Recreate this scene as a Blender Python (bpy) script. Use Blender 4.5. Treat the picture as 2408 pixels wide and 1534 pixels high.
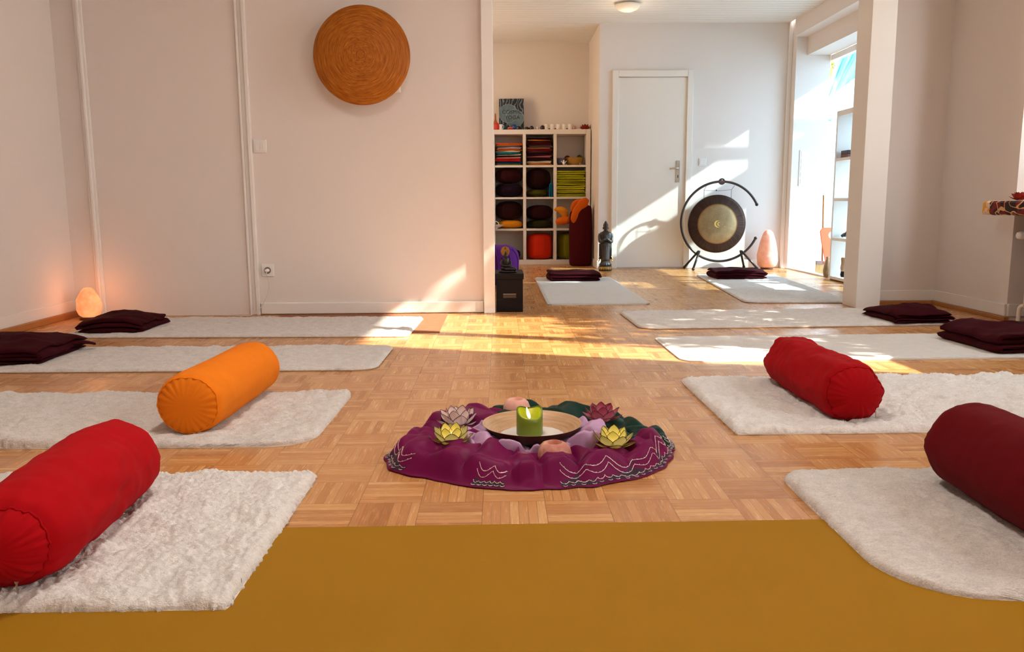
import bpy, math, random
import numpy as np
from mathutils import Vector, Matrix

random.seed(7)
PI = math.pi
sc = bpy.context.scene
for o in list(bpy.data.objects):
    bpy.data.objects.remove(o)
C = sc.collection

# ------------------------------------------------------------------ camera
def look_matrix(p, r, y, h):
    f = np.array([math.sin(y)*math.cos(p), math.cos(y)*math.cos(p), math.sin(p)])
    x0 = np.array([math.cos(y), -math.sin(y), 0.0]); d0 = np.cross(f, x0)
    x = math.cos(r)*x0 + math.sin(r)*d0
    d = np.cross(f, x)
    m = Matrix.Identity(4)
    for i in range(3):
        m[i][0] = x[i]; m[i][1] = -d[i]; m[i][2] = -f[i]
    m[2][3] = h
    return m
cam_d = bpy.data.cameras.new('camera')
cam = bpy.data.objects.new('camera', cam_d); C.objects.link(cam)
cam_d.sensor_fit = 'HORIZONTAL'; cam_d.sensor_width = 36.0
cam_d.lens = 1900.0/2408.0*36.0
cam_d.clip_start = 0.02; cam_d.clip_end = 200
cam.matrix_world = look_matrix(-.1500, .0065, .0142, .694)
sc.camera = cam

# ------------------------------------------------------------------ world, sun, exposure
vs = sc.view_settings
sc.display_settings.display_device = 'sRGB'
vs.view_transform = 'Standard'; vs.look = 'None'; vs.gamma = 1.0; vs.exposure = 0.52
vs.use_curve_mapping = False
w = bpy.data.worlds.new('sky'); sc.world = w; w.use_nodes = True
bg = w.node_tree.nodes['Background']
bg.inputs['Color'].default_value = (0.88, 0.92, 0.98, 1); bg.inputs['Strength'].default_value = 12.0
SUN_AZ = math.radians(18.5); SUN_EL = math.radians(31.5)
sd = Vector((-math.cos(SUN_EL)*math.cos(SUN_AZ), math.cos(SUN_EL)*math.sin(SUN_AZ), -math.sin(SUN_EL)))
sun_d = bpy.data.lights.new('sun', 'SUN'); sun_d.energy = 17.0; sun_d.angle = math.radians(0.7)
sun_d.color = (1.0, 0.90, 0.74)
sun = bpy.data.objects.new('sun', sun_d); C.objects.link(sun)
sun.rotation_euler = sd.to_track_quat('-Z', 'Y').to_euler(); sun.location = (8, 0, 6)

def portal(name, loc, sx, sy, direction):
    d = bpy.data.lights.new(name, 'AREA'); d.shape = 'RECTANGLE'; d.size = sx; d.size_y = sy
    d.cycles.is_portal = True
    o = bpy.data.objects.new(name, d); C.objects.link(o); o.location = loc
    o.rotation_euler = Vector(direction).to_track_quat('-Z', 'Z').to_euler()
portal('window_portal', (3.2, 3.63, 1.6), 2.0, 1.6, (-1, 0, 0))
portal('opening_portal', (3.42, 7.0, 1.1), 3.2, 2.3, (-1, 0, 0))
portal('alcove_portal', (-1.42, 8.3, 1.7), .8, 1.0, (1, 0, 0))
portal('near_portal', (3.2, -.15, 1.6), 1.9, 1.6, (-1, 0, 0))

# ------------------------------------------------------------------ numpy noise
def _h(ix, iy, iz, s=0):
    n = (ix*374761393 + iy*668265263 + iz*2147483647 + s*974634777) & 0xffffffff
    n = ((n ^ (n >> 13))*1274126177) & 0xffffffff
    n = ((n ^ (n >> 16))*2246822519) & 0xffffffff
    return ((n ^ (n >> 15)) & 0xffffff)/float(0xffffff)
def vnoise(x, y, z=0.0, s=0):
    x, y, z = np.broadcast_arrays(np.asarray(x, float), np.asarray(y, float), np.asarray(z, float))
    fx, fy, fz = np.floor(x), np.floor(y), np.floor(z)
    ix, iy, iz = fx.astype(np.int64), fy.astype(np.int64), fz.astype(np.int64)
    u, v, w_ = x-fx, y-fy, z-fz
    u, v, w_ = u*u*(3-2*u), v*v*(3-2*v), w_*w_*(3-2*w_)
    r = 0
    for dx in (0, 1):
        for dy in (0, 1):
            for dz in (0, 1):
                r = r + _h(ix+dx, iy+dy, iz+dz, s)*(u if dx else 1-u)*(v if dy else 1-v)*(w_ if dz else 1-w_)
    return r*2-1
def fbm(x, y, z=0.0, o=3, s=0):
    r = 0; a = 1.0
    for k in range(o):
        r = r + a*vnoise(np.asarray(x)*2**k, np.asarray(y)*2**k, np.asarray(z)*2**k, s+k); a *= .5
    return r
def worley(x, y, s=0):
    fx, fy = np.floor(x), np.floor(y)
    best = np.full(np.shape(x), 9.0)
    for dx in (-1, 0, 1):
        for dy in (-1, 0, 1):
            cx, cy = (fx+dx).astype(np.int64), (fy+dy).astype(np.int64)
            px = cx + _h(cx, cy, cy*0, s); py = cy + _h(cx, cy, cy*0+1, s)
            best = np.minimum(best, np.hypot(px-x, py-y))
    return best

# ------------------------------------------------------------------ mesh builder
class MB:
    def __init__(s): s.v = []; s.f = []; s.m = []
    def add(s, vs_, fs, mi=0):
        n = len(s.v); s.v += [tuple(p) for p in vs_]
        s.f += [tuple(i+n for i in f) for f in fs]; s.m += [mi]*len(fs); return s
    def box(s, x0, y0, z0, x1, y1, z1, mi=0):
        x0, x1 = min(x0, x1), max(x0, x1); y0, y1 = min(y0, y1), max(y0, y1); z0, z1 = min(z0, z1), max(z0, z1)
        return s.add([(x0,y0,z0),(x1,y0,z0),(x1,y1,z0),(x0,y1,z0),(x0,y0,z1),(x1,y0,z1),(x1,y1,z1),(x0,y1,z1)],
                     [(0,3,2,1),(4,5,6,7),(0,1,5,4),(1,2,6,5),(2,3,7,6),(3,0,4,7)], mi)
    def rings(s, rings, closed=True, cap=True, mi=0):
        n = len(rings[0]); vs_ = [p for r in rings for p in r]; fs = []
        for i in range(len(rings)-1):
            for j in range(n if closed else n-1):
                k = (j+1) % n
                fs.append((i*n+j, i*n+k, (i+1)*n+k, (i+1)*n+j))
        if cap:
            fs.append(tuple(range(n-1, -1, -1))); fs.append(tuple((len(rings)-1)*n+j for j in range(n)))
        return s.add(vs_, fs, mi)
    def lathe(s, prof, n=32, c=(0,0,0), cap=True, mi=0, fn=None):
        rr = []
        for (r, z) in prof:
            ring = []
            for j in range(n):
                a = 2*PI*j/n; q = (c[0]+r*math.cos(a), c[1]+r*math.sin(a), c[2]+z)
                ring.append(fn(q, a, r, z) if fn else q)
            rr.append(ring)
        return s.rings(rr, True, cap, mi)
    def tube(s, path, r, n=8, closed=False, mi=0):
        P = [Vector(p) for p in path]; m = len(P); rr = []
        rad = r if hasattr(r, '__len__') else [r]*m
        t0 = (P[1]-P[0]).normalized()
        up = Vector((0,0,1)) if abs(t0.z) < .9 else Vector((1,0,0))
        nrm = t0.cross(up).normalized()
        for i in range(m):
            a = P[i-1] if (i > 0 or closed) else P[i]; b = P[(i+1) % m] if (i < m-1 or closed) else P[i]
            t = (b-a).normalized()
            nrm = (nrm - t*nrm.dot(t)).normalized(); bn = t.cross(nrm)
            rr.append([tuple(P[i]+nrm*math.cos(2*PI*j/n)*rad[i]+bn*math.sin(2*PI*j/n)*rad[i]) for j in range(n)])
        if closed:
            rr.append(rr[0]); return s.rings(rr, True, False, mi)
        return s.rings(rr, True, True, mi)
    def ball(s, c, r, n=12, m=8, sq=(1,1,1), mi=0, fn=None):
        rr = []
        for i in range(m+1):
            t = PI*(i+.02*(1 if i == 0 else (-1 if i == m else 0)))/m
            rr.append([(c[0]+sq[0]*r*math.sin(t)*math.cos(2*PI*j/n), c[1]+sq[1]*r*math.sin(t)*math.sin(2*PI*j/n), c[2]-sq[2]*r*math.cos(t)) for j in range(n)])
        if fn: rr = [[fn(p) for p in g] for g in rr]
        return s.rings(rr, True, True, mi)
    def prism(s, poly, a, b, axis='z', mi=0):
        def P(q, t):
            return (q[0], q[1], t) if axis == 'z' else ((q[0], t, q[1]) if axis == 'y' else (t, q[0], q[1]))
        n = len(poly); vs_ = [P(q, a) for q in poly]+[P(q, b) for q in poly]
        fs = [tuple(range(n-1, -1, -1)), tuple(range(n, 2*n))]+[(i, (i+1) % n, n+(i+1) % n, n+i) for i in range(n)]
        return s.add(vs_, fs, mi)
    def npgrid(s, X, Y, Z, mi=0, wrap=False):
        nu, nv = X.shape; n = len(s.v)
        s.v += list(zip(X.ravel().tolist(), Y.ravel().tolist(), Z.ravel().tolist()))
        for i in range(nu-1):
            for j in range(nv if wrap else nv-1):
                k = (j+1) % nv
                s.f.append((n+i*nv+j, n+(i+1)*nv+j, n+(i+1)*nv+k, n+i*nv+k)); s.m.append(mi)
        return s
    def xf(s, m):
        s.v = [tuple(m @ Vector(p)) for p in s.v]; return s
    def build(s, name, mats, parent=None, smooth=True, loc=None, rot=None, fix=True):
        me = bpy.data.meshes.new(name); me.from_pydata(s.v, [], s.f)
        for m in (mats if isinstance(mats, (list, tuple)) else [mats]): me.materials.append(m)
        me.polygons.foreach_set('material_index', s.m)
        if fix:
            import bmesh
            b = bmesh.new(); b.from_mesh(me); bmesh.ops.recalc_face_normals(b, faces=b.faces); b.to_mesh(me); b.free()
        if smooth:
            me.polygons.foreach_set('use_smooth', [True]*len(me.polygons))
            if smooth != 'all':
                try: me.set_sharp_from_angle(angle=math.radians(40))
                except Exception: pass
        me.update()
        o = bpy.data.objects.new(name, me); C.objects.link(o)
        if parent: o.parent = parent
        if loc: o.location = loc
        if rot: o.rotation_euler = rot
        return o
def bev(o, w_=.004, seg=2):
    m = o.modifiers.new('bevel', 'BEVEL'); m.width = w_; m.segments = seg; m.limit_method = 'ANGLE'; return o

def tag(o, label, cat, group=None, kind=None):
    o['label'] = label; o['category'] = cat
    if group: o['group'] = group
    if kind: o['kind'] = kind
    return o
def thing(name, label, cat, loc=(0,0,0), rz=0, group=None):
    o = bpy.data.objects.new(name, None); C.objects.link(o); o.empty_display_size = .05
    o.location = loc; o.rotation_euler = (0,0,rz); return tag(o, label, cat, group)
def struct(o):
    o['kind'] = 'structure'; return o
def dup(root, loc, rz=0, label=None, rot=None, scale=None):
    r = root.copy(); C.objects.link(r); r.location = loc; r.rotation_euler = rot or (0,0,rz)
    if label: r['label'] = label
    if scale: r.scale = (scale,)*3
    for ch in list(root.children):
        c = ch.copy(); C.objects.link(c); c.parent = r
        for g in list(ch.children):
            d = g.copy(); C.objects.link(d); d.parent = c
    return r

# ------------------------------------------------------------------ materials
class NT:
    def __init__(s, name):
        s.m = bpy.data.materials.new(name); s.m.use_nodes = True; s.t = s.m.node_tree
        s.b = s.t.nodes['Principled BSDF']; s.out = s.t.nodes['Material Output']
    def n(s, typ, ins=None, **kw):
        nd = s.t.nodes.new(typ)
        for k, v in kw.items(): setattr(nd, k, v)
        for k, v in (ins or {}).items(): s.put(nd.inputs[k], v)
        return nd
    def put(s, sock, v):
        if isinstance(v, bpy.types.NodeSocket): s.t.links.new(v, sock)
        elif isinstance(v, (tuple, list)) and len(v) == 3 and sock.type == 'RGBA': sock.default_value = (*v, 1)
        else: sock.default_value = v
    def math(s, op, a, b=0.0, c=0.0):
        return s.n('ShaderNodeMath', {0: a, 1: b, 2: c}, operation=op).outputs[0]
    def mix(s, f, a, b):
        nd = s.n('ShaderNodeMix', data_type='RGBA')
        s.put(nd.inputs[0], f); s.put(nd.inputs[6], a); s.put(nd.inputs[7], b); return nd.outputs[2]
    def coord(s, which='Object', scale=(1,1,1)):
        tc = s.n('ShaderNodeTexCoord'); mp = s.n('ShaderNodeMapping')
        s.t.links.new(tc.outputs[which], mp.inputs[0]); mp.inputs['Scale'].default_value = scale
        return mp.outputs[0]
    def noise(s, vec, scale, detail=3, rough=.5, out='Fac'):
        return s.n('ShaderNodeTexNoise', {'Vector': vec, 'Scale': scale, 'Detail': detail, 'Roughness': rough}).outputs[out]
    def ramp(s, f, stops):
        r = s.n('ShaderNodeValToRGB', {0: f}); e = r.color_ramp.elements
        while len(e) < len(stops): e.new(.5)
        for i, (p, c) in enumerate(stops): e[i].position = p; e[i].color = (*c, 1)
        return r.outputs[0]
    def bump(s, h, strength=.3, dist=.005):
        b = s.n('ShaderNodeBump', {'Height': h, 'Strength': strength, 'Distance': dist})
        s.t.links.new(b.outputs[0], s.b.inputs['Normal'])
    def set(s, **kw):
        for k, v in kw.items(): s.put(s.b.inputs[k.replace('_', ' ')], v)
        return s

def sr(r, g, b):
    f = lambda c: (c/255/12.92) if c/255 <= .04045 else ((c/255+.055)/1.055)**2.4
    return (f(r), f(g), f(b))
def plain(name, col, rough=.5, metal=0.0, var=.06, scale=30, bump=0.0, sheen=0.0, bscale=None, **kw):
    t = NT(name); co = t.coord()
    nz = t.noise(co, scale, 3)
    d = tuple(max(0, c*(1-var)) for c in col); l = tuple(min(1, c*(1+var)) for c in col)
    t.set(Base_Color=t.mix(nz, d, l), Roughness=rough, Metallic=metal)
    if bump: t.bump(t.noise(co, bscale or scale*4, 2), bump, .002)
    if sheen: t.set(Sheen_Weight=sheen, Sheen_Roughness=.5)
    t.set(**kw)
    return t.m
def fabric(name, col, var=.12, sheen=.06, thread=900, bump=.25, rough=.9, wr=0.0):
    t = NT(name); co = t.coord()
    nz = t.noise(co, 14, 4)
    d = tuple(c*(1-var) for c in col); l = tuple(min(1, c*(1+var)) for c in col)
    t.set(Base_Color=t.mix(nz, d, l), Roughness=rough, Sheen_Weight=sheen, Sheen_Roughness=.5, Sheen_Tint=tuple(min(1, c*1.5+.05) for c in col))
    t.set(Specular_IOR_Level=.15)
    h = t.noise(co, thread, 2)
    if wr: h = t.math('ADD', t.math('MULTIPLY', h, .15), t.math('MULTIPLY', t.noise(co, 18, 3), wr))
    t.bump(h, bump, .002)
    return t.m
def emit(name, col, strength):
    t = NT(name); t.set(Base_Color=col, Emission_Color=col, Emission_Strength=strength, Roughness=.6); return t.m
def glass(name, tint=(1,1,1), gl=.08):
    t = NT(name)
    tr = t.n('ShaderNodeBsdfTransparent', {'Color': tint}); g = t.n('ShaderNodeBsdfGlossy', {'Color': (1,1,1), 'Roughness': .02})
    mx = t.n('ShaderNodeMixShader', {0: gl}); t.t.links.new(tr.outputs[0], mx.inputs[1]); t.t.links.new(g.outputs[0], mx.inputs[2])
    t.t.links.new(mx.outputs[0], t.out.inputs[0]); return t.m
def translucent(name, col, tw=.5, rough=.6, tip=None, z0=.012, z1=.05):
    t = NT(name); co = t.coord()
    nz = t.noise(co, 25, 3)
    c = t.mix(nz, tuple(x*.88 for x in col), tuple(min(1, x*1.08) for x in col))
    if tip:
        sx = t.n('ShaderNodeSeparateXYZ'); t.t.links.new(co, sx.inputs[0])
        c = t.mix(t.n('ShaderNodeMapRange', {0: sx.outputs[2], 1: z0, 2: z1}).outputs[0], c, tip)
    t.set(Base_Color=c, Roughness=rough)
    tl = t.n('ShaderNodeBsdfTranslucent', {'Color': c}); mx = t.n('ShaderNodeMixShader', {0: tw})
    t.t.links.new(t.b.outputs[0], mx.inputs[1]); t.t.links.new(tl.outputs[0], mx.inputs[2]); t.t.links.new(mx.outputs[0], t.out.inputs[0])
    return t.m

def m_wall(name, col):
    t = NT(name); co = t.coord('Object')
    nz = t.noise(co, 1.4, 3); fine = t.noise(co, 140, 3)
    t.set(Base_Color=t.mix(nz, tuple(c*.975 for c in col), col), Roughness=.85)
    t.bump(fine, .12, .002); return t.m
WALL = m_wall('wall_paint', (.80, .725, .67))
CEIL = m_wall('ceiling_paint', (.86, .83, .78))
GLOSSW = plain('white_gloss_paint', (.84, .80, .75), .35, var=.015, scale=4)
WHITE = plain('white_lacquer', (.84, .81, .77), .35, var=.02, scale=6)
PLASTIC = plain('white_plastic', (.83, .80, .75), .3, var=.01)

TILE = .1461
def m_parquet():
    t = NT('mosaic_parquet')
    tc = t.n('ShaderNodeTexCoord'); sx = t.n('ShaderNodeSeparateXYZ'); t.t.links.new(tc.outputs['Object'], sx.inputs[0])
    u = t.math('DIVIDE', t.math('ADD', sx.outputs[0], .31*TILE), TILE); v = t.math('DIVIDE', t.math('SUBTRACT', sx.outputs[1], 12.47*TILE), TILE)
    iu, iv = t.math('FLOOR', u), t.math('FLOOR', v); fu, fv = t.math('FRACT', u), t.math('FRACT', v)
    par = t.math('FRACT', t.math('MULTIPLY', t.math('ADD', iu, iv), .5)); par = t.math('GREATER_THAN', par, .25)   # 1 -> strips run in depth
    def sel(a, b): return t.math('ADD', t.math('MULTIPLY', a, par), t.math('MULTIPLY', b, t.math('SUBTRACT', 1.0, par)))
    s = t.math('MULTIPLY', sel(fu, fv), 7.0); si = t.math('FLOOR', s); fs = t.math('FRACT', s)
    cell = t.n('ShaderNodeCombineXYZ', {0: iu, 1: iv, 2: si})
    wn = t.n('ShaderNodeTexWhiteNoise', {'Vector': cell.outputs[0]}); rnd = wn.outputs['Value']
    tl = t.n('ShaderNodeCombineXYZ', {0: iu, 1: iv, 2: 77.0}); rt = t.n('ShaderNodeTexWhiteNoise', {'Vector': tl.outputs[0]}).outputs['Value']
    # grain along the strip
    a = sel(sx.outputs[0], sx.outputs[1]); b = sel(sx.outputs[1], sx.outputs[0])
    gv = t.n('ShaderNodeCombineXYZ', {0: t.math('MULTIPLY', a, 260.0), 1: t.math('MULTIPLY', b, 14.0), 2: t.math('MULTIPLY', rnd, 90.0)})
    gr = t.noise(gv.outputs[0], 1.0, 4, .6)
    fac = t.math('ADD', t.math('MULTIPLY', rnd, .55), t.math('ADD', t.math('MULTIPLY', rt, .18), t.math('MULTIPLY', t.math('SUBTRACT', gr, .5), .55)))
    col = t.ramp(fac, [(0, sr(168, 110, 58)), (.3, sr(194, 136, 80)), (.6, sr(209, 156, 98)), (1, sr(222, 176, 120))])
    # joints
    def edge(x, wd): return t.math('LESS_THAN', t.math('MINIMUM', x, t.math('SUBTRACT', 1.0, x)), wd)
    jt = t.math('MAXIMUM', t.math('MULTIPLY', edge(fs, .035), t.math('ADD', .25, t.math('MULTIPLY', rnd, .6))), t.math('MULTIPLY', t.math('MAXIMUM', edge(fu, .0055), edge(fv, .0055)), .8))
    col = t.mix(t.math('MULTIPLY', jt, .8), col, sr(88, 48, 20))
    t.set(Base_Color=col, Roughness=t.math('ADD', .2, t.math('MULTIPLY', gr, .12)), Specular_IOR_Level=.5)
    t.bump(t.math('SUBTRACT', t.math('MULTIPLY', gr, .15), jt), .25, .001)
    return t.m
PARQ = m_parquet()
def m_wood(name, c1, c2, axis=(1, 12, 12), scale=6, rough=.4):
    t = NT(name); co = t.coord('Object', axis)
    n1 = t.noise(co, scale, 4, .6)
    t.set(Base_Color=t.mix(n1, c1, c2), Roughness=rough); t.bump(n1, .1, .001); return t.m
OAK = m_wood('oak_strip', sr(150, 92, 40), sr(190, 126, 66), (8, 1, 8))
def m_wool(name, col, dk):
    t = NT(name); co = t.coord('Object')
    n1 = t.noise(co, 260, 3, .7); n2 = t.noise(co, 34, 3)
    st = t.noise(t.coord('Object', (55, 380, 200)), 1.0, 3, .65)
    f = t.math('ADD', t.math('MULTIPLY', n1, .5), t.math('MULTIPLY', st, .5))
    f2 = t.math('MULTIPLY', t.math('SUBTRACT', t.math('ADD', f, t.math('MULTIPLY', n2, .35)), .46), 2.9)
    f2 = t.n('ShaderNodeClamp', {0: f2}).outputs[0]
    t.set(Base_Color=t.mix(f2, dk, col), Roughness=1.0, Sheen_Weight=.35, Sheen_Roughness=.6)
    t.bump(f, .9, .006); return t.m
WOOL = m_wool('cream_wool', (.84, .79, .74), (.52, .46, .41))
WOOL2 = m_wool('white_wool', (.92, .90, .87), (.68, .63, .58))
WOOLF = m_wool('grey_cream_felt', (.74, .70, .65), (.60, .56, .51))
BACK = plain('mat_backing', (.80, .74, .66), .8)
BACKD = plain('mat_backing_brown', (.38, .25, .15), .9)
BURG = fabric('burgundy_fleece', sr(54, 4, 13), .15, .03, 500, .4)
BURG.node_tree.nodes['Principled BSDF'].inputs['Specular IOR Level'].default_value = .1
# ------------------------------------------------------------------ room shell
def shell(name, mat, boxes, bevel=0, smooth=False):
    m = MB()
    for b in boxes: m.box(*b)
    o = struct(m.build(name, mat, smooth=smooth))
    if bevel: bev(o, bevel)
    return o
XL, XR, YM, YF, ZC = -2.72, 2.97, 5.18, 8.67, 2.53
AX, YB = 1.05, 9.70                                 # alcove right side, alcove back
shell('floor', PARQ, [(-3.0, -2.4, -.05, 3.02, 9.9, 0), (3.02, -2.3, -.05, 3.29, 5.5, 0)])
shell('ceiling', CEIL, [(-3.0, -2.4, 2.60, 3.3, 5.2, 2.66)])
m = MB()
k = 0
y = 5.19
while y < 9.8:                                       # tongue-and-groove boards of the back room
    m.box(-1.3, y, ZC, 3.02, y+.082, ZC+.05); m.box(-1.3, y+.082, ZC+.006, 3.02, y+.09, ZC+.05); y += .09
struct(m.build('ceiling_boards', CEIL, smooth=False)).name = 'ceiling_back'
shell('wall_left', WALL, [(XL-.12, -2.2, 0, XL, YM, 2.62)])
shell('wall_back', WALL, [(XL, YM, 0, -.10, YM+.15, 2.62)])
shell('wall_lintel', WALL, [(-.10, YM, 2.50, 2.34, YM+.15, 2.62)])
shell('wall_rear', WALL, [(XL-.12, -2.2, 0, 3.1, -2.08, 2.62)])
WY0, WY1 = 2.62, 4.66                                # window bay in the right wall
NY0, NY1 = -1.1, .8                                  # second bay beside the camera, added unseen to light the foreground
shell('wall_right', WALL, [(XR, -2.2, 0, XR+.32, NY0, 2.62), (XR, NY0, 0, XR+.32, NY1, .69), (XR, NY0, 2.42, XR+.32, NY1, 2.62), (XR, NY1, 0, XR+.32, WY0, 2.62),
                            (XR, WY1, 0, XR+.32, 5.46, 2.62), (XR, WY0, 2.585, XR+.32, WY1, 2.62), (XR+.18, WY0, 0, XR+.32, WY1, .692)])
shell('wall_sun_block', WALL, [(5.2, -4.0, -.1, 5.4, 1.75, 3.76)])  # unseen wall added to keep direct sun out of the second bay
shell('wall_return', WALL, [(2.50, 5.46, 0, XR+.32, 5.60, 2.62)])
shell('wall_far', WALL, [(AX, YF, 0, 3.045, YF+.12, 2.62), ])
shell('wall_alcove', WALL, [(AX, YF+.12, 0, AX+.10, YB, 2.62), (-1.3, YB, 0, AX+.1, YB+.1, 2.62)])
shell('wall_hidden', WALL, [(-1.4, YM+.15, 0, -1.3, 7.9, 2.62), (-1.4, 8.7, 0, -1.3, YB+.1, 2.62), (-1.4, 7.9, 0, -1.3, 8.7, 1.2), (-1.4, 7.9, 2.20, -1.3, 8.7, 2.62)])
# right side of the back room: deep opening to the sun room
shell('wall_side', WALL, [(3.045, 8.53, -.09, 3.40, 8.80, 2.62), (3.02, 5.60, 2.36, 3.16, 8.53, 2.62), (3.16, 5.60, 2.18, 3.40, 8.53, 2.62),
                          (3.02, 5.46, 0, 3.40, 5.80, 2.62)])
shell('trim_threshold', GLOSSW, [(3.02, 5.60, -.09, 3.10, 8.53, .012)])
shell('trim_corner', GLOSSW, [(3.005, YF-.03, 0, 3.045, YF, ZC)], .004)
# posts and vertical trims
shell('trim_opening_left', GLOSSW, [(-.106, 5.140, 0, -.034, YM+.19, 2.62)], .004)
shell('trim_opening_right', GLOSSW, [(2.34, 5.25, 0, 2.50, 5.46, 2.62)], .003)
shell('trim_return_strip', GLOSSW, [(2.50, 5.42, 0, 2.56, 5.46, 2.62)], .008)
shell('trim_panel_left', GLOSSW, [(-2.575, 5.165, 0, -2.525, YM, 2.62), (-2.555, 5.150, 0, -2.54, YM, 2.62)], .003)
shell('trim_panel_right', GLOSSW, [(-1.605, 5.163, 0, -1.590, YM, 2.62), (-1.590, 5.170, 0, -1.565, YM, 2.62), (-1.562, 5.155, 0, -1.540, YM, 2.62)], .003)
shell('baseboard_back', GLOSSW, [(-1.535, 5.160, 0.004, -.108, YM, .078)], .006)
shell('baseboard_left', GLOSSW, [(XL, -2.0, .038, XL+.012, YM, .105)], .003)
shell('baseboard_left_oak', OAK, [(XL, -2.0, 0, XL+.022, YM, .038)], .003)
shell('baseboard_corner', GLOSSW, [(XL+.022, 5.168, 0, -2.576, YM, .105)], .003)
shell('baseboard_return', GLOSSW, [(2.56, 5.446, .022, XR, 5.46, .095)], .004)
shell('baseboard_right', GLOSSW, [(XR-.014, WY1, .022, XR, 5.46, .095), (XR, WY1-.014, .022, XR+.22, WY1, .095)], .004)
shell('baseboard_right_oak', OAK, [(XR-.03, WY1-.03, 0, XR, 5.46, .022), (2.5, 5.43, 0, XR, 5.46, .022)], .003)
shell('baseboard_alcove', GLOSSW, [(AX-.014, YF-.014, 0, AX, YB, .085), (AX, YF-.014, 0, 1.19, YF, .085), (2.03, YF-.014, 0, 3.0, YF, .085)], .004)
# main window in the right wall
def window(name, box_frames, panes, gl=None):
    m = MB()
    for b in box_frames: m.box(*b)
    o = struct(m.build(name, GLOSSW, smooth=False)); bev(o, .004)
    for p in panes: MB().box(*p).build('pane', gl or GLASS, o, smooth=False)
    return o
GLASS = glass('window_glass')
wx0, wx1 = XR+.20, XR+.26
fr = [(wx0, WY0, .69, wx1, WY1, .88), (wx0, WY0, 2.54, wx1, WY1, 2.585)]
for yy, hw in ((WY0+.035, .035), (3.16, .05), (4.62, .04)): fr.append((wx0, yy-hw, .69, wx1, yy+hw, 2.585))
window('window_1', fr, [(wx0+.02, a, .88, wx0+.026, b, 2.54) for a, b in ((WY0+.07, 3.11), (3.21, 4.58))])
fr = [(wx0, NY0, .69, wx1, NY1, .76), (wx0, NY0, 2.36, wx1, NY1, 2.42)]
for yy in (NY0+.035, -.15, NY1-.035): fr.append((wx0, yy-.035, .69, wx1, yy+.035, 2.42))
window('window_fill_near', fr, [(wx0+.02, a, .76, wx0+.026, b, 2.36) for a, b in ((NY0+.07, -.185), (-.115, NY1-.07))])
window('window_3', [(3.40, 5.80, -.06, 3.46, 8.53, .0), (3.40, 5.80, 2.12, 3.46, 8.53, 2.18), (3.40, 5.8, 0, 3.46, 5.86, 2.18), (3.40, 7.02, 0, 3.46, 7.08, 2.18)],
       [(3.42, 5.86, 0, 3.426, 7.02, 2.12), (3.435, 7.08, 0, 3.441, 8.529, 2.12)], glass('tinted_glass', (.60, .72, .80), .06))
window('window_fill_alcove', [(-1.38, 7.9, 1.2, -1.32, 8.7, 1.26), (-1.38, 7.9, 2.14, -1.32, 8.7, 2.20), (-1.38, 7.9, 1.26, -1.32, 7.96, 2.14), (-1.38, 8.64, 1.26, -1.32, 8.7, 2.14)],
       [(-1.353, 7.96, 1.26, -1.347, 8.64, 2.14)], glass('warm_fill_glass', (1.0, .82, .62), .06))  # unseen window added to brighten the alcove, its tint warms the light
# back-room door
m = MB().box(1.245, 8.660, .012, 1.965, 8.70, 1.985)
DOOR = plain('door_lacquer', (.83, .77, .69), .4, var=.02, scale=3)
d1 = struct(m.build('door_1', DOOR, smooth=False)); bev(d1, .003)
fm = MB().box(1.185, 8.635, 0, 1.245, 8.67, 2.055).box(1.965, 8.635, 0, 2.025, 8.67, 2.055).box(1.245, 8.635, 1.99, 1.965, 8.67, 2.055)
bev(fm.build('door_frame', DOOR, d1, smooth=False), .004)
METAL = plain('brushed_nickel', (.55, .50, .43), .3, 1.0, var=.05)
hp = MB().prism([(1.869+.0, .91), (1.901, .91), (1.905, .93), (1.905, 1.11), (1.901, 1.135), (1.869, 1.135), (1.865, 1.11), (1.865, .93)], 8.650, 8.660, 'y')
hpo = hp.build('handle_plate', METAL, d1, smooth=False)
MB().tube([(1.885, 8.655, 1.055), (1.885, 8.615, 1.055), (1.875, 8.605, 1.055), (1.84, 8.603, 1.054), (1.80, 8.606, 1.05), (1.79, 8.612, 1.05)], .009, 10).build('door_handle', METAL, d1)
MB().box(1.881, 8.647, .955, 1.889, 8.6505, .985).build('keyhole', plain('keyhole_black', (.01,.01,.01)), d1)
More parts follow.
